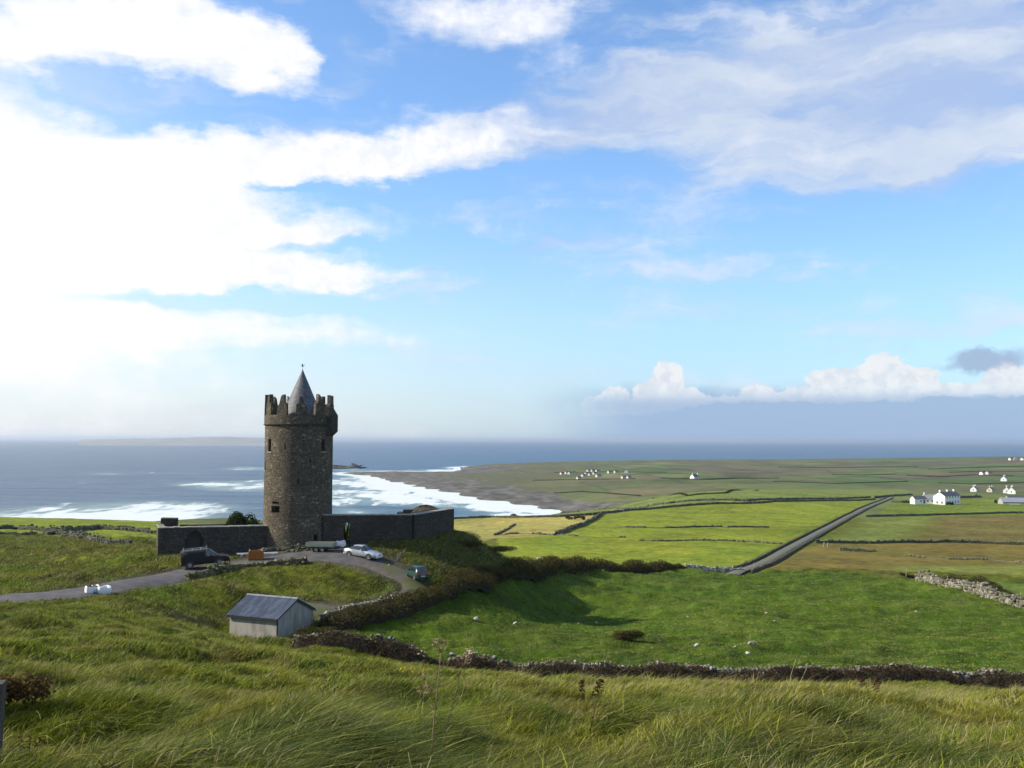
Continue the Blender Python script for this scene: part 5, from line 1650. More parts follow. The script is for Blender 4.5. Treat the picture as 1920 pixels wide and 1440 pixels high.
# ---------------------------------------------------------------- cars
def wheel(parent, x, y, r, w, side):
    M = TR(x, y, r, rx=R(90))
    t = MB().lathe([(r * .62, -w / 2), (r * .9, -w / 2), (r, -w / 2 + .03), (r, w / 2 - .03), (r * .9, w / 2), (r * .62, w / 2)], 24, M, cap=False)
    t.lathe([(r * .62, -w / 2), (r * .62, w / 2)], 24, M, cap=False)
    o = t.build('wheel', TYRE, parent, smooth=True)
    rm = MB()
    f = side * -(w / 2 - .02)
    for k in range(7):
        a = 2 * math.pi * k / 7
        rm.box((-.03, .03, f - .015), (.03, r * .6, f + .015), M @ Matrix.Rotation(a, 4, 'Z'))
    rm.lathe([(.0, f - .03), (.06, f - .02), (.06, f + .03), (0, f + .035)], 12, M)
    rm.lathe([(r * .54, f - .02), (r * .63, f - .03), (r * .63, f + .03), (r * .54, f + .02)], 24, M, cap=False)
    rm.lathe([(0.01, 0), (r * .6, 0)], 24, M)
    rm.build('rim', RIM, o, smooth=False)
    return o


def car(name, label, cat, loc, rz, st, paint, glass_from, wheels, half=.86, wr=.31, tilt=(0, 0), lights=True, side_glass=True, pillars=(), trim=None):
    """st: stations from tail to nose (x, z_low, z_belt, z_roof or None, half_w_factor, roof_w_factor)"""
    root = empty(name, label, cat, loc, rz)
    root.rotation_euler = (tilt[0], tilt[1], rz)
    ring = []
    for (x, zl, zb, zr, hw, rw) in st:
        w = half * hw
        if zr is None:
            zr = zb + .035; rwid = w * .80; sh = zb + .02
        else:
            rwid = w * rw; sh = zr - .07
        h = [(w * .86, zl), (w * .97, zl + .10), (w, zl + (zb - zl) * .55), (w * .965, zb), (rwid, sh), (rwid * .82, zr), (rwid * .35, zr + .02)]
        ring.append([(x, y, z) for y, z in h] + [(x, -y, z) for y, z in h[::-1]])
    m = len(ring[0]); n = len(ring)
    body = MB(); gl = {}
    vs = [p for r_ in ring for p in r_]
    fs = []
    for i in range(n - 1):
        for j in range(m):
            f = (i * m + j, (i + 1) * m + j, (i + 1) * m + (j + 1) % m, i * m + (j + 1) % m)
            key = None
            cab0, cab1, cab2, cab3 = glass_from
            if j in (3, 9) and cab1 <= i < cab2 and side_glass and i not in pillars:
                key = 'side_window' + str(j)
            if i == cab0 and j in (4, 5, 6, 7, 8) and cab0 >= 0: key = 'rear_window'
            if i == cab3 and j in (4, 5, 6, 7, 8): key = 'windscreen'
            (gl.setdefault(key, []) if key else fs).append(f)
    fs.append(tuple(range(m))[::-1][::-1]); fs.append(tuple(range((n - 1) * m, n * m)))
    body.v = vs; body.f = fs
    bo = body.build('body', paint, root, smooth=True)
    for key, ff in gl.items():
        g_ = MB(); g_.v = vs; g_.f = ff
        used = sorted({i for f in ff for i in f}); mp = {a: b for b, a in enumerate(used)}
        g_.v = [vs[i] for i in used]; g_.f = [tuple(mp[i] for i in f) for f in ff]
        g_.build(''.join(c for c in key if not c.isdigit()), GLASS, root, smooth=True)
    bo.data.update()
    L0, L1 = st[0][0], st[-1][0]
    for x in wheels:
        for s in (-1, 1):
            wheel(root, x, s * (half - .09), wr, .2, s)
            a = MB(); a.lathe([(0, 0), (wr + .07, 0), (wr + .07, .012), (0, .012)], 24, TR(x, s * (half - .0) + (.004 if s > 0 else -.016), wr + .02, rx=R(90)) if False else TR(x, s * (half * .985), wr + .02, rx=R(90)))
            a.build('wheel_arch', TRIM, root)
    if lights:
        for s in (-1, 1):
            zt = st[0][2]
            MB().box((L0 - .03, s * half * .62 - .16, zt - .24), (L0 + .12, s * half * .62 + .16, zt - .04)).build('tail_lamp', REDL, root, bevel=.02)
            zf = st[-1][2]
            MB().box((L1 - .14, s * half * .58 - .17, zf - .16), (L1 + .02, s * half * .58 + .17, zf - .02)).build('headlight', CLEAR, root, bevel=.03)
            MB().box((glass_x(st, glass_from) - .05, s * (half + .07) - .09, st[glass_from[3]][2] + .02), (glass_x(st, glass_from) + .10, s * (half + .07) + .09, st[glass_from[3]][2] + .15)).build('wing_mirror', paint, root, bevel=.03)
        MB().box((L0 - .035, -.26, .42), (L0 - .005, .26, .54)).build('number_plate', simple('plate', (.6, .6, .55), .5), root)
    b_ = MB(); b_.box((L0 - .06, -half * .86, .24), (L0 + .1, half * .86, .44)); b_.build('rear_bumper', trim or paint, root, bevel=.05)
    b_ = MB(); b_.box((L1 - .1, -half * .8, .22), (L1 + .05, half * .8, .42)); b_.build('front_bumper', trim or paint, root, bevel=.05)
    return root


def glass_x(st, gf):
    return st[gf[3]][0]


def build_vehicles():
    # silver saloon heading right and towards the camera, down the drive
    x, y = G(684, 1044)
    px0, py0 = G(655, 1037); 
    st = [(0.0, .42, .78, None, .80, .8), (.10, .26, .86, None, .93, .8), (.55, .22, .93, .98, .985, .80), (.62, .22, .93, 1.02, .985, .80), (1.25, .22, .93, 1.36, 1.0, .74), (1.75, .22, .92, 1.41, 1.0, .74), (2.3, .22, .91, 1.40, 1.0, .73), (2.42, .22, .91, 1.385, 1.0, .73), (3.12, .22, .88, .96, 1.0, .80), (3.2, .22, .87, None, 1.0, .8), (3.9, .22, .78, None, .97, .8), (4.25, .24, .68, None, .88, .75), (4.42, .34, .56, None, .70, .7)]
    head = R(-24)
    tl = 4.42 / 2
    z = (hz(x - 1.6, y + .6) + hz(x + 1.6, y - .6)) / 2
    o = silver = car('car', 'silver saloon car parked on the drive below the right courtyard wall', 'car', (x - tl * math.cos(head), y - tl * math.sin(head), z + .16), head, st,
            paint_metal('silver_paint', (0.50, 0.53, 0.57), .25, .5), (3, 3, 8, 7), (.85, 3.45), tilt=(0, R(4.0)))
    # dark green hatchback seen from behind, heading up and to the left
    x, y = G(779, 1086)
    st2 = [(0.0, .40, .80, None, .84, .8), (.06, .25, .86, .90, .95, .84), (.10, .24, .88, 1.0, .97, .82), (.50, .22, .90, 1.42, .99, .78), (.9, .22, .90, 1.46, 1.0, .77), (1.6, .22, .89, 1.46, 1.0, .77), (2.15, .22, .88, 1.42, 1.0, .77), (2.75, .22, .86, .94, 1.0, .8), (2.85, .22, .85, None, 1.0, .8), (3.35, .23, .76, None, .95, .8), (3.62, .28, .66, None, .82, .7), (3.7, .36, .55, None, .70, .7)]
    head = R(119)
    z = hz(x, y)
    tl = 1.85
    green = car('car', 'dark green hatchback seen from behind at the bend of the track', 'car', (x - tl * math.cos(head), y - tl * math.sin(head), z + .14), head, st2,
        paint_metal('green_paint', (0.004, 0.045, 0.036), .25, .0, .6), (2, 3, 7, 6), (.65, 3.0), half=.82, wr=.29, tilt=(0, R(-2)))
    # black van, tail to the left
    x, y = G(386, 1066)
    st3 = [(0.0, .42, 1.0, 1.55, .96, .90), (.05, .30, 1.0, 1.61, 1.0, .92), (.8, .28, 1.0, 1.64, 1.0, .92), (2.2, .28, .99, 1.64, 1.0, .92), (2.6, .28, .98, 1.61, 1.0, .90), (2.8, .28, .97, 1.56, 1.0, .88), (3.5, .28, .92, 1.00, .99, .84), (3.6, .28, .91, None, .99, .8), (4.25, .30, .80, None, .94, .8), (4.5, .40, .64, None, .80, .7)]
    head = R(17)
    tl = 2.25
    z = (hz(x - 1.4, y - .4) + hz(x + 1.4, y + .4)) / 2
    van = car('van', 'black panel van with a roof rack parked below the left courtyard wall', 'van', (x - tl * math.cos(head), y - tl * math.sin(head), z + .16), head, st3,
              paint_metal('black_paint', (0.004, 0.004, 0.005), .85, 0, 0), (-1, 3, 6, 5), (.8, 3.55), half=.93, wr=.33, tilt=(0, R(-5)), trim=TRIM)
    silver.scale = (.9, .9, .92); green.scale = (.86, .86, .92)
    rk = MB()
    rm = simple('pale_roof_rack', (0.45, 0.45, 0.45), .4, metal=.5)
    for s in (-1, 1):
        rk.tube([(.15, s * .72, 1.73), (2.5, s * .72, 1.73)], .025)
    for xx in (.3, 1.1, 1.9, 2.45):
        rk.tube([(xx, -.74, 1.74), (xx, .74, 1.74)], .022)
        for s in (-1, 1): rk.tube([(xx, s * .74, 1.58), (xx, s * .74, 1.93 if xx in (.3, 2.45) else 1.75)], .02)
    rk.build('roof_rack', rm, van)
    # flatbed trailer
    x, y = G(607, 1036)
    x2, y2 = bear(606, y + .6)
    z = hz(x2, y2)
    t = empty('flatbed_trailer', 'grey green flatbed trailer with twin axles standing in front of the tower', 'trailer', (x2, y2, z + .05), R(-4))
    gt = simple('faded_trailer_panels', (0.24, 0.26, 0.20), .75, var=.25)
    b = MB(); b.box((-1.45, -.8, .52), (1.45, .8, .60)); b.build('bed', gt, t)
    for s in (-1, 1):
        MB().box((-1.45, s * .8 - .02, .602), (1.45, s * .8 + .02, .95)).build('side_board', gt, t)
        MB().box((s * 1.45 - .02, -.77, .602), (s * 1.45 + .02, .77, .95)).build('end_board', gt, t)
    c = MB(); c.box((-1.4, -.5, .44), (1.4, -.42, .518)); c.box((-1.4, .42, .44), (1.4, .5, .518)); c.tube([(1.4, -.45, .46), (2.3, 0, .42)], .04); c.tube([(1.4, .45, .46), (2.3, 0, .42)], .04); c.tube([(2.2, 0, .4), (2.2, 0, .02)], .03)
    c.build('chassis', TRIM, t)
    for xx in (-.32, .32):
        for s in (-1, 1):
            wheel(t, xx, s * .72, .25, .16, s)


def bulk_bag(label, x, y, r, h, rz, full=.6, seed=1, group=None, lift=0.0):
    rs = np.random.RandomState(seed)
    root = empty('bulk_bag', label, 'sack', (x, y, hz(x, y) + lift), rz, group)
    mb = MB(); n = 28; rows = 9; prof = []
    for k in range(rows):
        t = k / (rows - 1)
        for i in range(n):
            a = 2 * math.pi * i / n
            c, s = math.cos(a), math.sin(a)
            p = 3.2
            rr = r / (abs(c) ** p + abs(s) ** p) ** (1 / p)
            rr *= 1 + .10 * math.sin(math.pi * t) + .05 * math.sin(5 * a + seed) * t + rs.uniform(-.02, .02)
            prof.append((rr * c, rr * s, -.05 + h * t * (1 + .12 * math.sin(2 * a + seed) * t)))
    mb.v = prof
    for k in range(rows - 1):
        for i in range(n):
            mb.f.append((k * n + i, k * n + (i + 1) % n, (k + 1) * n + (i + 1) % n, (k + 1) * n + i))
    # inner face folded down into the bag
    k0 = len(mb.v); top = prof[-n:]
    mb.v += [(a * .88, b * .88, c - .01) for a, b, c in top]
    mb.v += [(a * .84, b * .84, h * full) for a, b, c in top]
    for i in range(n):
        j = (i + 1) % n
        mb.f.append(((rows - 1) * n + i, (rows - 1) * n + j, k0 + j, k0 + i))
        mb.f.append((k0 + i, k0 + j, k0 + n + j, k0 + n + i))
    mb.build('bag', simple('woven_white_sack', (0.74, 0.74, 0.72), .75, var=.12, scale=5, bump=.4, bscale=12), root, smooth=True)
    f = MB(); f.lathe([(r * .9, h * full + .01), (r * .5, h * full + .1), (.02, h * full + .14)], n, cap=False)
    f.build('contents', simple('dark_gravel', (0.05, 0.045, 0.04), .95, var=.6, scale=12, bump=1), root, smooth=True)
    web = simple('sack_webbing', (0.10, 0.10, 0.10), .8)
    for sx in (-1, 1):
        for sy in (-1, 1):
            s_ = MB().tube([(sx * r * .82, sy * r * .6, h * .8), (sx * r * .80, sy * r * .72, h * 1.16), (sx * r * .6, sy * r * .82, h * .8)], .022, 5)
            s_.build('lifting_loop', web, root)
    return root


def build_clutter():
    for px, py, r, h, lb, sd, fu in [(167, 1112, .28, .62, 'small upright white sack, leftmost of the three beside the drive', 1, .9), (176.5, 1110, .36, .58, 'middle white bulk bag of the three beside the drive', 2, .75),
                                     (195, 1111, .50, .55, 'widest white bulk bag, rightmost of the three beside the drive', 3, .55)]:
        x, y = G(px, py)
        bulk_bag(lb, x, y, r, h, sd * .7, fu, sd, 'white sacks on the lawn edge beside the drive', .05)
    x, y = bear(643, 108.6)
    bulk_bag('white bulk bag of rubble standing by the arched doorway behind the silver car', x, y, .46, .62, .4, .6, 7, None, .05)
    # orange open steel bin
    x, y = G(480, 1050)
    o = empty('steel_bin', 'orange steel bin standing on the drive by the tower', 'metal bin', (x, y, hz(x, y) + .06), R(8))
    om = simple('orange_paint', (0.30, 0.095, 0.012), .75, var=.35, scale=2)
    b = MB()
    W, D_, Hh = 1.42, .9, .98
    for lo, hi in (((-W / 2, -D_ / 2, .1), (W / 2, -D_ / 2 + .04, Hh)), ((-W / 2, D_ / 2 - .04, .1), (W / 2, D_ / 2, Hh)), ((-W / 2, -D_ / 2 + .04, .1), (-W / 2 + .04, D_ / 2 - .04, Hh)), ((W / 2 - .04, -D_ / 2 + .04, .1), (W / 2, D_ / 2 - .04, Hh)), ((-W / 2 + .04, -D_ / 2 + .04, .12), (W / 2 - .04, D_ / 2 - .04, .2))):
        b.box(lo, hi)
    b.build('bin_body', om, o)
    r_ = MB()
    for z0 in (.12, .52, .9):
        r_.box((-W / 2 - .03, -D_ / 2 - .035, z0), (W / 2 + .03, -D_ / 2 - .003, z0 + .07))
    r_.build('rib', om, o)
    for sx in (-1, 1):
        MB().box((sx * (W / 2 - .05) - .05, -D_ / 2 + .02, -.06), (sx * (W / 2 - .05) + .05, D_ / 2 - .02, .098)).build('foot', om, o)
        MB().tube([(sx * (W / 2 - .1), -D_ / 2 + .06, Hh - .05), (sx * (W / 2 - .1), -D_ / 2 + .06, Hh + .17)], .035).build('stake', WHITE, o)
    # long white beam lying behind the bin
    a = G(442, 1046); c = G(519, 1042)
    a = (a[0], a[1] + .4); c = (c[0], c[1] + .4)
    L = math.hypot(c[0] - a[0], c[1] - a[1]); an = math.atan2(c[1] - a[1], c[0] - a[0])
    za, zc = hz(*a), hz(*c)
    o = empty('timber_beam', 'long white painted beam lying on blocks beside the drive behind the orange bin', 'beam', (a[0], a[1], za), an)
    MB().box((0, -.07, 0), (L, .07, .14), TR(0, 0, .22, ry=-math.atan2(zc - za, L))).build('beam', WHITE, o, bevel=.01)
    for u in (.5, L - .5):
        MB().box((u - .15, -.2, -.2), (u + .15, .2, .20 + (zc - za) * u / L)).build('block', simple('concrete_block', (.3, .29, .27), .9, var=.3), o)
    # slabs behind the trailer
    for k, (px, D, dz, lb) in enumerate([(596, 107.2, .0, 'dark plank pile lying behind the left end of the trailer'), (622, 107.6, .05, 'pale stone slab lying behind the right end of the trailer')]):
        x, y = bear(px, D)
        mb = MB()
        for q in range(3):
            mb.box((-.65, -.3 + .02 * q, .02 + .11 * q), (.65 - .12 * q, .3, .118 + .11 * q))
        s = mb.build('slab_pile', [ROCK_DARK, COPING][k], None, bevel=.01)
        s.location = (x, y, hz(x, y) + dz); s.rotation_euler = (0, 0, R(6 - 10 * k))
        tag(s, lb, 'slabs')
    # leaning pale plank in the grass
    x, y = G(742, 1051)
    p = MB().box((-.09, -.03, -.15), (.09, .03, 1.05), TR(ry=R(32))).build('plank', simple('weathered_wood', (.30, .27, .22), .85, var=.3), None)
    p.location = (x, y, hz(x, y)); tag(p, 'pale plank leaning out of the grass between the two cars', 'plank')
    # rubble heap and kerb stones below the tower
    rs = np.random.RandomState(8)
    tx, ty = TOWER
    C = []; S = []
    for i in range(70):
        a = R(rs.uniform(-150, -20)); r = rs.uniform(4.3, 5.4)
        x, y = tx + 1.35 * r * math.cos(a), ty + r * math.sin(a)
        C.append((x, y, hz(x, y) + .05)); S.append(rs.uniform(.10, .28))
    o = link('rubble', rocks_mesh('rubble', C, S, 9, sub=1), ROCK_DARK)
    tag(o, 'loose rubble strewn round the foot of the tower', kind='stuff')
    # row of tyre marks kept out: the kerb of rough stones in front of the tower
    kb = GL([(470, 1040), (500, 1036), (530, 1032), (560, 1029), (585, 1028)])
    stone_wall('low kerb of rough dark stones between the drive and the foot of the tower', kb, .32, .5, .3, ROCK_DARK, 77, name='stone_kerb')

    # fence posts
    wood = simple('grey_post_wood', (0.13, 0.12, 0.10), .9, var=.35, scale=6, bump=.6)
    def post(x, y, h, w, label, tilt=0.0, group=None, mat=wood, name='fence_post'):
        m = MB(); n = 8 if w < .1 else 4
        if w < .1:
            m.lathe([(w / 2, -.3), (w / 2 * .95, h * .97), (w / 2 * .6, h)], 7)
        else:
            m.box((-w / 2, -w / 2, -.4), (w / 2, w / 2, h))
        o = m.build(name, mat, None, bevel=.006)
        o.location = (x, y, hz(x, y)); o.rotation_euler = (R(2), tilt, R(12))
        return tag(o, label, 'post', group)
    D = 7.4
    x = ray(-13, 1280).x * D
    zt = CAMZ + ray(0, 1277).z * D
    post(x, D, zt - hz(x, D), .115, 'square weathered wooden fence post cut off by the bottom left corner', R(2.5), mat=simple('near_post_wood', (0.085, 0.075, 0.06), .9, var=.45, scale=9, bump=1.0, bscale=40))
    for px, py, h, lb in [(1699, 1084, 1.5, 'thin pale fence post by the bramble patch, leftmost along the limestone wall'), (1726, 1092, 1.35, 'second thin fence post from the left along the limestone wall'), (1776, 1100, 1.3, 'third thin fence post along the limestone wall'),
                          (1914, 1132, 1.7, 'dark fence post at the right edge, standing in the limestone wall'), (1413, 1070, 1.7, 'lone thin post beside the near end of the straight lane'), (1545, 1026, 1.2, 'left one of the two gate posts in the brown pasture'), (1552, 1027, 1.2, 'right one of the two gate posts in the brown pasture')]:
        x, y = G(px, py)
        post(x, y, h, .095 if y < 200 else .2, lb, R((px % 7) - 3), group=None, mat=simple('pale_post_wood', (.26, .24, .2), .9))


build_vehicles()
build_clutter()


# ---------------------------------------------------------------- standing weeds of the foreground
def stalk_plant(label, px, D, stems, mat, cat='wild plant', name='hogweed', umbel=True, seed=1, leafm=None):
    """stems: list of (dx base, lean x, height, radius)"""
    rs = np.random.RandomState(seed)
    x, y = bear(px, D)
    root = empty(name, label, cat, (x, y, hz(x, y)))
    for k, (dx, lean, h, r) in enumerate(stems):
        pts = [(dx, 0, -.05)]
        for q in range(1, 7):
            t = q / 6
            pts.append((dx + lean * t ** 1.3 + rs.normal(0, .006), rs.normal(0, .01), h * t))
        st = MB().tube(pts, [r * (1 - .6 * q / 6) for q in range(7)], 6)
        if umbel:
            tip = Vector(pts[-1])
            nodes = [(Vector(pts[-1]), .16)] + [(Vector(pts[4]), .0)]
            for i in range(11):
                a = rs.uniform(0, 6.28); e = rs.uniform(.3, 1.0)
                tp = tip + Vector((math.cos(a) * .09 * (1.2 - e * .6), math.sin(a) * .09, .05 + .06 * e))
                st.tube([tuple(tip), tuple((tip + tp) / 2 + Vector((0, 0, .01))), tuple(tp)], .0025, 4)
                for j in range(4):
                    b = rs.uniform(0, 6.28)
                    st.tube([tuple(tp), tuple(tp + Vector((math.cos(b) * .02, math.sin(b) * .02, .015)))], .0035, 4)
            # a side branch
            s0 = Vector(pts[4]); d = rs.choice([-1, 1])
            s1 = s0 + Vector((d * .10, .02, .16))
            st.tube([tuple(s0), tuple((s0 + s1) / 2 + Vector((d * .02, 0, -.01))), tuple(s1)], r * .4, 5)
            for i in range(6):
                a = rs.uniform(0, 6.28)
                st.tube([tuple(s1), tuple(s1 + Vector((math.cos(a) * .05, math.sin(a) * .05, .05)))], .003, 4)
        st.build('stem', mat, root, smooth=True)
    if leafm is not None:
        lm, n, rad, h0, h1, sz = leafm
        a = rs.uniform(0, 6.28, n); hh = rs.uniform(h0, h1, n); r = rad * np.sqrt(rs.rand(n)) * np.interp(hh, [h0, h1], [1.2, .45])
        k = rs.randint(0, len(stems), n)
        dx = np.array([stems[i][0] + stems[i][1] * (hh[j] / stems[i][2]) ** 1.3 for j, i in enumerate(k)])
        C = np.stack([dx + r * np.cos(a), r * np.sin(a), hh], 1)
        link('foliage', leaves_mesh('foliage', C, sz * rs.uniform(.6, 1.3, n), seed), lm, root)
    return root


def build_weeds():
    dry = simple('dry_stalk', (0.22, 0.15, 0.075), .85, var=.3)
    drk = simple('dark_stalk', (0.075, 0.055, 0.03), .9, var=.3)
    pale = simple('pale_stalk', (0.36, 0.29, 0.16), .85, var=.3)
    rust = leafmat('dock_seeds', (0.06, 0.028, 0.015), (0.11, 0.055, 0.025), .15, 8)
    yel = leafmat('ragwort_flowers', (0.45, 0.33, 0.02), (0.60, 0.45, 0.03), .2, 8)
    pink = leafmat('faded_flowers', (0.42, 0.28, 0.20), (0.50, 0.36, 0.26), .3, 8)
    lf = leafmat('weed_leaves', (0.035, 0.055, 0.015), (0.07, 0.09, 0.025), .25, 6)
    stalk_plant('tallest dry hogweed with three stalks rising against the green field', 815, 9.2, [(-.02, .10, 1.22, .009), (.03, .24, 1.08, .007), (-.06, -.02, .80, .006)], dry, seed=3, leafm=(pink, 26, .07, 1.16, 1.27, .03))
    stalk_plant('bundle of broken dead stalks below the tallest hogweed near the bottom edge', 785, 7.4, [(0, .04, .42, .007), (.05, -.10, .50, .006), (-.05, .17, .46, .006), (.10, .30, .40, .005), (-.12, -.05, .40, .005)], pale, seed=4, umbel=False, name='dead_stalks')
    stalk_plant('dark slender stalk standing left of the tallest hogweed', 780, 13.5, [(0, .0, .62, .007), (.05, .05, .8, .004)], drk, seed=5, umbel=False, name='dead_stalks')
    stalk_plant('rust brown dock with a dense seed spike in the middle of the straw coloured grass', 1090, 19, [(0, .02, .62, .012), (.12, .12, .42, .009), (.26, .05, .32, .008)], drk, name='dock_plant', umbel=False, seed=6, leafm=(rust, 520, .075, .12, .66, .05))
    stalk_plant('small brown dock to the right of the middle, in front of the nearest wall', 1634, 27, [(0, .03, .66, .014), (-.2, -.1, .4, .01)], drk, name='dock_plant', umbel=False, seed=7, leafm=(rust, 380, .12, .1, .66, .07))
    stalk_plant('yellow flowering ragwort by the nearest wall', 778, 26, [(0, .02, .50, .012), (.14, .1, .42, .01), (-.12, -.1, .40, .01)], drk, name='ragwort', umbel=False, seed=8, leafm=(yel, 70, .13, .38, .52, .045))
    stalk_plant('leafy green ragwort standing alone in the grass left of centre', 349, 21, [(0, .02, .58, .012), (.16, .12, .46, .01), (-.14, -.1, .44, .01), (.05, -.06, .4, .01)], drk, name='ragwort', umbel=False, seed=9, leafm=(lf, 700, .26, .05, .6, .07))
    stalk_plant('group of four thin upright stalks in the grass on the left', 118, 14.5, [(-.08, -.01, .80, .006), (.0, .0, .88, .007), (.05, .1, .92, .006), (.13, .09, .75, .005)], simple('green_stalk', (.09, .10, .035), .8), umbel=False, seed=10, name='tall_stems')
    stalk_plant('single dark stalk leaning right, right of the group of four thin stalks', 140, 10.8, [(0, .16, .50, .006)], drk, umbel=False, seed=11, name='tall_stems')
    stalk_plant('pair of dark dead stalks on the left slope below the shed', 618, 19, [(0, -.03, .75, .007), (.16, .0, .62, .006), (.19, .03, .5, .006)], drk, umbel=False, seed=12, name='dead_stalks', leafm=(lf, 60, .1, .2, .7, .05))
    stalk_plant('dark knapweed heads on thin stems near the bottom left', 72, 7.8, [(-.05, -.01, .22, .005), (.0, .01, .30, .005), (.04, .03, .20, .005)], drk, umbel=False, seed=13, name='knapweed', leafm=(rust, 70, .03, .19, .29, .025))
    stalk_plant('pale seed stalk leaning right in the bottom right grass', 1835, 9.5, [(0, .10, .62, .004), (.06, .18, .55, .004), (-.2, .02, .5, .004)], pale, umbel=False, seed=14, name='seed_stems')
    stalk_plant('pale seed stalk leaning right in the grass right of the rust brown dock', 1465, 13, [(0, .16, .60, .005), (.1, .2, .5, .004)], pale, umbel=False, seed=15, name='seed_stems')
    x, y = bear(22, 12.2)
    shrub('brown withered fern clump behind the wooden post at the left edge', x, y, .55, .4, .42, .06, 2600, leafmat('withered_fern', (.07, .045, .02), (.14, .085, .035), .25, 5), 240, 'fern', 'fern', lobes=8, stems=False)


build_weeds()
build_grass()
# ---------------------------------------------------------------- farm, cottages, island, air
WHITEWASH = simple('whitewash', (0.80, 0.79, 0.75), .85, var=.08, scale=1.2)
CREAM = simple('cream_render', (0.52, 0.48, 0.38), .85, var=.15, scale=.8)
GREYWASH = simple('grey_render', (0.30, 0.30, 0.29), .85, var=.15, scale=.8)
SLATE2 = simple('dark_slate_roof', (0.055, 0.058, 0.068), .6, var=.3, scale=1.5)
GREYROOF = simple('grey_tin_roof', (0.20, 0.215, 0.24), .5, var=.2, scale=.8)
PANE = simple('window_glass', (0.02, 0.025, 0.03), .1, spec=.8)
RED = simple('red_chimney', (0.35, 0.10, 0.06), .8)


def gabled(name, label, cat, x, y, yaw, L, W, he, hr, wallm, roofm, chim=(), wins=(), group=None, doors=(), chm=None, base=1.5, over=.25, z=None):
    """long axis = local x; gable ends at x = 0 and x = L; front = -y side. wins: (side, u, z, w, h)"""
    zz = hz(x, y) if z is None else z
    root = empty(name, label, cat, (x, y, zz), yaw, group)
    MB().prism([(-W / 2, -base), (W / 2, -base), (W / 2, he), (0, hr), (-W / 2, he)], 0, L, 'x').build('wall', wallm, root)
    t = .16
    sl = (hr - he) / (W / 2)
    e = W / 2 + over
    rf = MB().prism([(-e, he - over * sl + .03), (0, hr + .03), (e, he - over * sl + .03), (e, he - over * sl + .03 + t), (0, hr + .03 + t), (-e, he - over * sl + .03 + t)], -over * .6, L + over * .6, 'x').build('roof', roofm, root)
    for u in chim:
        c = MB().box((u - .35, -.45, hr - .5), (u + .35, .45, hr + 1.1)).build('chimney', chm or wallm, rf)
        MB().box((u - .42, -.52, hr + 1.102), (u + .42, .52, hr + 1.25)).build('chimney_cap', chm or wallm, c)
        MB().lathe([(.14, hr + 1.252), (.11, hr + 1.6)], 8, TR(u, 0, 0)).build('chimney_pot', RED, c)
    for (side, u, zc, w, h, *kind) in wins:
        nm = kind[0] if kind else 'window'
        def slab(a, b, d0, d1):
            m = MB()
            if side == 'f': m.box((u - a / 2, -W / 2 - d1, zc - b / 2), (u + a / 2, -W / 2 - d0, zc + b / 2))
            elif side == 'b': m.box((u - a / 2, W / 2 + d0, zc - b / 2), (u + a / 2, W / 2 + d1, zc + b / 2))
            elif side == 'l': m.box((-d1, u - a / 2, zc - b / 2), (-d0, u + a / 2, zc + b / 2))
            else: m.box((L + d0, u - a / 2, zc - b / 2), (L + d1, u + a / 2, zc + b / 2))
            return m
        if nm == 'window':
            o = slab(w, h, .003, .05).build('window', GREYWASH, root)
            slab(w - .2, h - .2, .052, .06).build('pane', PANE, o)
        else:
            slab(w, h, .003, .07).build('door', TRIM, root)
    return root


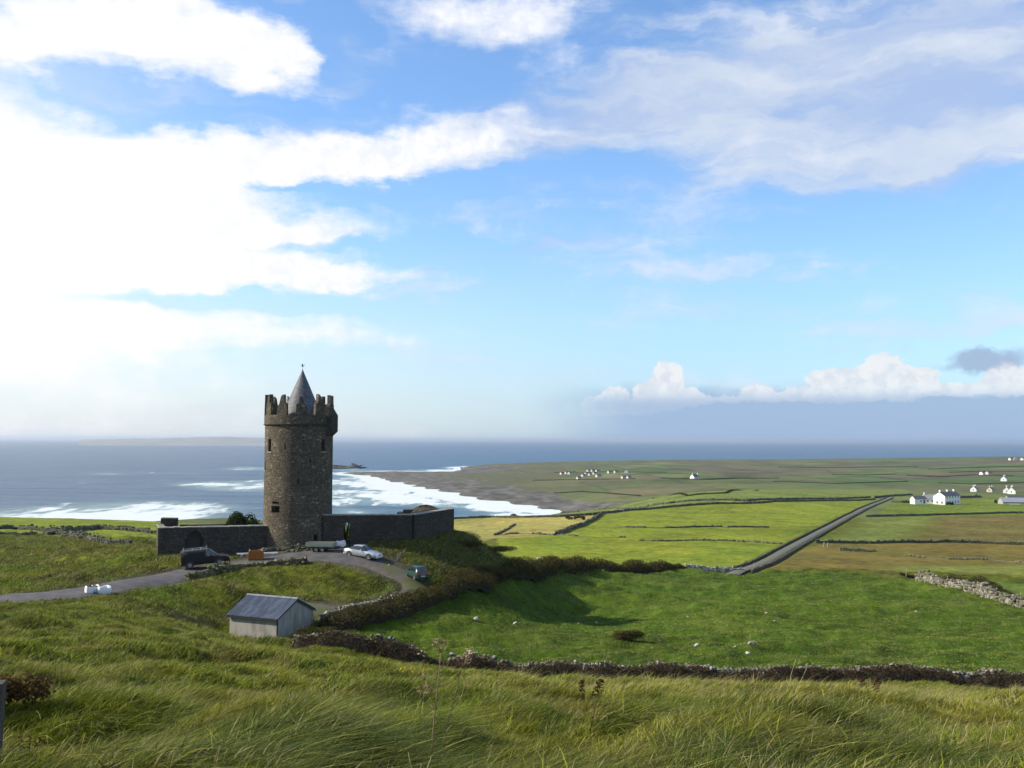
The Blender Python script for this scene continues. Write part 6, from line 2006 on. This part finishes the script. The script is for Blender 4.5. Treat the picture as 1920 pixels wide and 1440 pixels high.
def build_farm():
    # two-storey farmhouse: lit gable to the left, shaded front to the right
    yaw = math.pi / 2 - R(50)             # long axis at azimuth 50 degrees
    gx, gy = bear(1758, 620)
    zb = CAMZ + ray(1758, 947).z * 620
    ws = [('f', 2.6 + 3.6 * i, 4.9, 1.1, 1.5) for i in range(5)] + [('f', 2.6 + 3.6 * i, 1.7, 1.1, 1.6) for i in (0, 1, 3, 4)] + [('f', 9.8, 1.2, 1.3, 2.2, 'door'), ('l', -1.8, 1.6, 1.0, 1.5), ('l', 1.3, 1.6, 1.0, 1.5)]
    gabled('farmhouse', 'big white two storey farmhouse with dark slate roof and white chimneys beside the lane', 'house', gx, gy, yaw, 19.5, 7.3, 5.6, 7.9, WHITEWASH, SLATE2, (1.0, 10, 18.4), ws, z=zb)
    x, y = bear(1728, 628)
    gabled('farm_wing', 'white single storey wing with a pale grey roof joining the left side of the farmhouse', 'house', x, y, R(-8), 12.5, 6, 3.1, 5.6, WHITEWASH, GREYROOF, (.8, 11), [('f', 2 + 2.6 * i, 1.7, .9, 1.1) for i in range(4)], z=CAMZ + ray(1728, 944).z * 628)
    x, y = bear(1708, 618)
    gabled('farm_outhouse', 'small white lean farm outhouse with a dark roof at the left end of the farm', 'outbuilding', x, y, R(12), 8.2, 5, 2.7, 4.3, WHITEWASH, SLATE2, (), [('f', 4.2, 1.4, .9, 1.0), ('f', 6.4, 1.1, 1.0, 2.1, 'door')], z=CAMZ + ray(1708, 943.5).z * 618)
    x, y = bear(1779, 606)
    shrub('round dark garden bush in front of the farmhouse', x, y, 2.6, 1.6, 2.3, .4, 1500, SHRUB, 601, 'garden_bush', 'bush', z=CAMZ + ray(1779, 947).z * 606, stems=False)
    # grey barns
    x, y = bear(1872, 640); zb = CAMZ + ray(1885, 951).z * 640
    b = gabled('barn', 'wide grey farm shed with a pale lit door at the right edge', 'barn', x, y, R(-12), 26, 12, 3.6, 6.0, GREYWASH, GREYROOF, (), [], z=zb)
    MB().box((3.5, -6.06, .1), (9.8, -6.003, 2.6)).build('door', WHITEWASH, b)
    x, y = bear(1884, 665)
    gabled('barn', 'second grey barn roof standing behind the wide farm shed', 'barn', x, y, R(-12), 22, 11, 4.2, 6.8, GREYWASH, SLATE2, z=CAMZ + ray(1884, 948).z * 665)
    x, y = bear(1862, 650)
    shrub('dark bush by the left end of the wide grey farm shed', x, y, 2.2, 1.6, 2.6, .4, 900, BRAMBLE, 602, 'garden_bush', 'bush', stems=False)
    # cottages
    cl = [(1822, 921, 1000, 40, 14, 6.5, 2.8, 5.6, WHITEWASH, 'white cottage with a lit gable, leftmost of the cottages on the right above the farm'),
          (1852, 922, 990, 35, 12, 6, 2.6, 5.2, CREAM, 'cream gabled cottage between the two groups of white cottages'),
          (1884, 925, 960, 45, 15, 7, 2.9, 6.0, WHITEWASH, 'white gabled cottage behind the larger white cottage near the right edge'),
          (1893, 928, 930, 42, 16, 8, 3.0, 6.6, WHITEWASH, 'largest white gabled cottage near the right edge above the barns'),
          (1879, 903, 1280, 40, 15, 8, 3.1, 6.8, WHITEWASH, 'lone white gabled cottage higher up the plain near the right edge'),
          (1837, 892, 1500, 30, 9, 6, 2.8, 5.0, WHITEWASH, 'tiny white cottage below the hilltop at the right'),
          (1848, 891.5, 1510, 10, 12, 6, 2.8, 5.0, CREAM, 'tiny cream cottage next to the tiny white cottage below the hilltop'),
          (1891, 866.5, 2500, 5, 20, 8, 3.4, 6.6, WHITEWASH, 'long white house on the skyline at the far right'),
          (1903, 867, 2480, 60, 12, 9, 3.6, 7.5, GREYWASH, 'grey house on the skyline right of the long white house'),
          (1914, 867.5, 2450, 45, 14, 9, 3.4, 7.0, WHITEWASH, 'white house on the skyline touching the right edge'),
          (1297, 899.5, 1330, 25, 13, 8, 3.4, 7.0, WHITEWASH, 'lone pale house with two chimneys in the middle of the plain'),
          (1174, 889, 1700, 45, 14, 8, 3, 6, GREYWASH, 'long grey roofed house right of the distant village')]
    for px, py, D, yw, L, W, he, hr, wm, lb in cl:
        x, y = bear(px, D)
        far = D > 1400
        wins = [] if far else [('f', L * .25, 1.6, 1, 1.1), ('f', L * .75, 1.6, 1, 1.1), ('f', L * .5, 1.1, 1, 2.1, 'door'), ('l', 0, 1.7, 1, 1.2)]
        gabled('cottage', lb, 'cottage', x, y, R(yw + 18), L * .8, W * .85, he * .9, hr * .9, wm, SLATE2 if wm is not GREYWASH else GREYROOF, (L * .08, L * .92) if (not far or 'chimney' in lb) else (), wins, z=hz(x, y) + .2)
    rs = random.Random(4)
    vil = [(1051, 890), (1060, 889), (1066, 889.5), (1072, 888.5), (1082, 899), (1091, 894), (1097, 890.5), (1101, 885), (1109, 885), (1117.5, 885.3), (1104, 892), (1118, 894.5), (1112, 890), (1140, 887.5), (1152, 887), (1166, 898), (1176, 898)]
    for k, (px, py) in enumerate(vil):
        x, y = G(px, py)
        y = min(max(y, 1300), 2400); x = ray(px, py).x * y
        L = rs.uniform(6, 9); W = rs.uniform(4, 5)
        gabled('village_house', 'tiny white house in the distant village across the bay', 'house', x, y, R(rs.uniform(25, 60)), L, W, 2.4, 4.2, CREAM, SLATE2, group='houses of the distant village across the bay', z=hz(x, y) + .3)
    x, y = at_sea(862, 884)
    gabled('boathouse', 'small pale building at the water edge on the far point', 'boathouse', x, y, R(30), 7, 5, 3, 5, WHITEWASH, GREYROOF, z=hz(x, y) + .4)


build_farm()


def build_island():
    # long low island on the horizon, left
    D = 9500
    pxs = np.linspace(150, 560, 90)
    tops = np.interp(pxs, [150, 185, 230, 290, 340, 390, 420, 455, 480, 520, 560], [824.5, 823, 822, 821.5, 820.5, 818.3, 817.8, 819.5, 820, 821.5, 824])
    V = []; rows = 9
    for r in range(rows):
        t = r / (rows - 1)
        for i, (p, tp) in enumerate(zip(pxs, tops)):
            base = CAMZ + ray(p, tp).z * D
            h = max(base, 3) * math.sin(math.pi * t) ** .7
            y = D - 700 + 1400 * t
            V.append((ray(p, 800).x * y, y, h + 6 * float(fbm(p / 12, r * .8, 3, 5)) * math.sin(math.pi * t) - 4))
    n = len(pxs)
    q = [(r * n + i, r * n + i + 1, (r + 1) * n + i + 1, (r + 1) * n + i) for r in range(rows - 1) for i in range(n - 1)]
    o = link('hills', mesh_np('hills', V, np.array(q).ravel(), np.full(len(q), 4)), simple('island_heath', (.20, .21, .21), .95, var=.4, scale=.004))  # island colour lightened, so part of the haze is painted in
    tag(o, 'long low hazy island lying on the horizon', kind='structure')
    # dark reef between the two surf lines
    rs = np.random.RandomState(3)
    C = []; S = []
    for k in range(90):
        px = rs.uniform(560, 676); py = 878.2 + rs.normal(0, .35) - .012 * (px - 620) ** 2 / 60
        x, y = at_sea(px, py)
        C.append((x, y, .3)); t = 1 - abs(px - 610) / 75
        S.append((rs.uniform(8, 22), rs.uniform(15, 40), rs.uniform(1.0, 1.9) * max(t, .3)))
    o = link('reef', rocks_mesh('reef', C, S, 4), ROCK_DARK)
    tag(o, 'low dark rocky reef lying in the surf right of the tower', 'reef', kind='thing')


build_island()


def build_haze():
    mb = MB().box((-30000, -80, -8), (30000, 60000, CAMZ + 42))
    def b(g):
        return g.n('ShaderNodeEmission').outputs[0]
    m = bpy.data.materials.new('haze_air'); m.use_nodes = True
    g = NT(m.node_tree)
    out = g.n('ShaderNodeOutputMaterial')
    v = g.n('ShaderNodeVolumePrincipled', {'Color': (0.80, 0.88, 1.0, 1), 'Density': HAZE, 'Anisotropy': 0.55})
    g.t.links.new(v.outputs[0], out.inputs['Volume'])
    o = mb.build('haze', m)
    tag(o, 'thin sea haze over the whole coast', kind='stuff')


HAZE = 0.00005
build_haze()
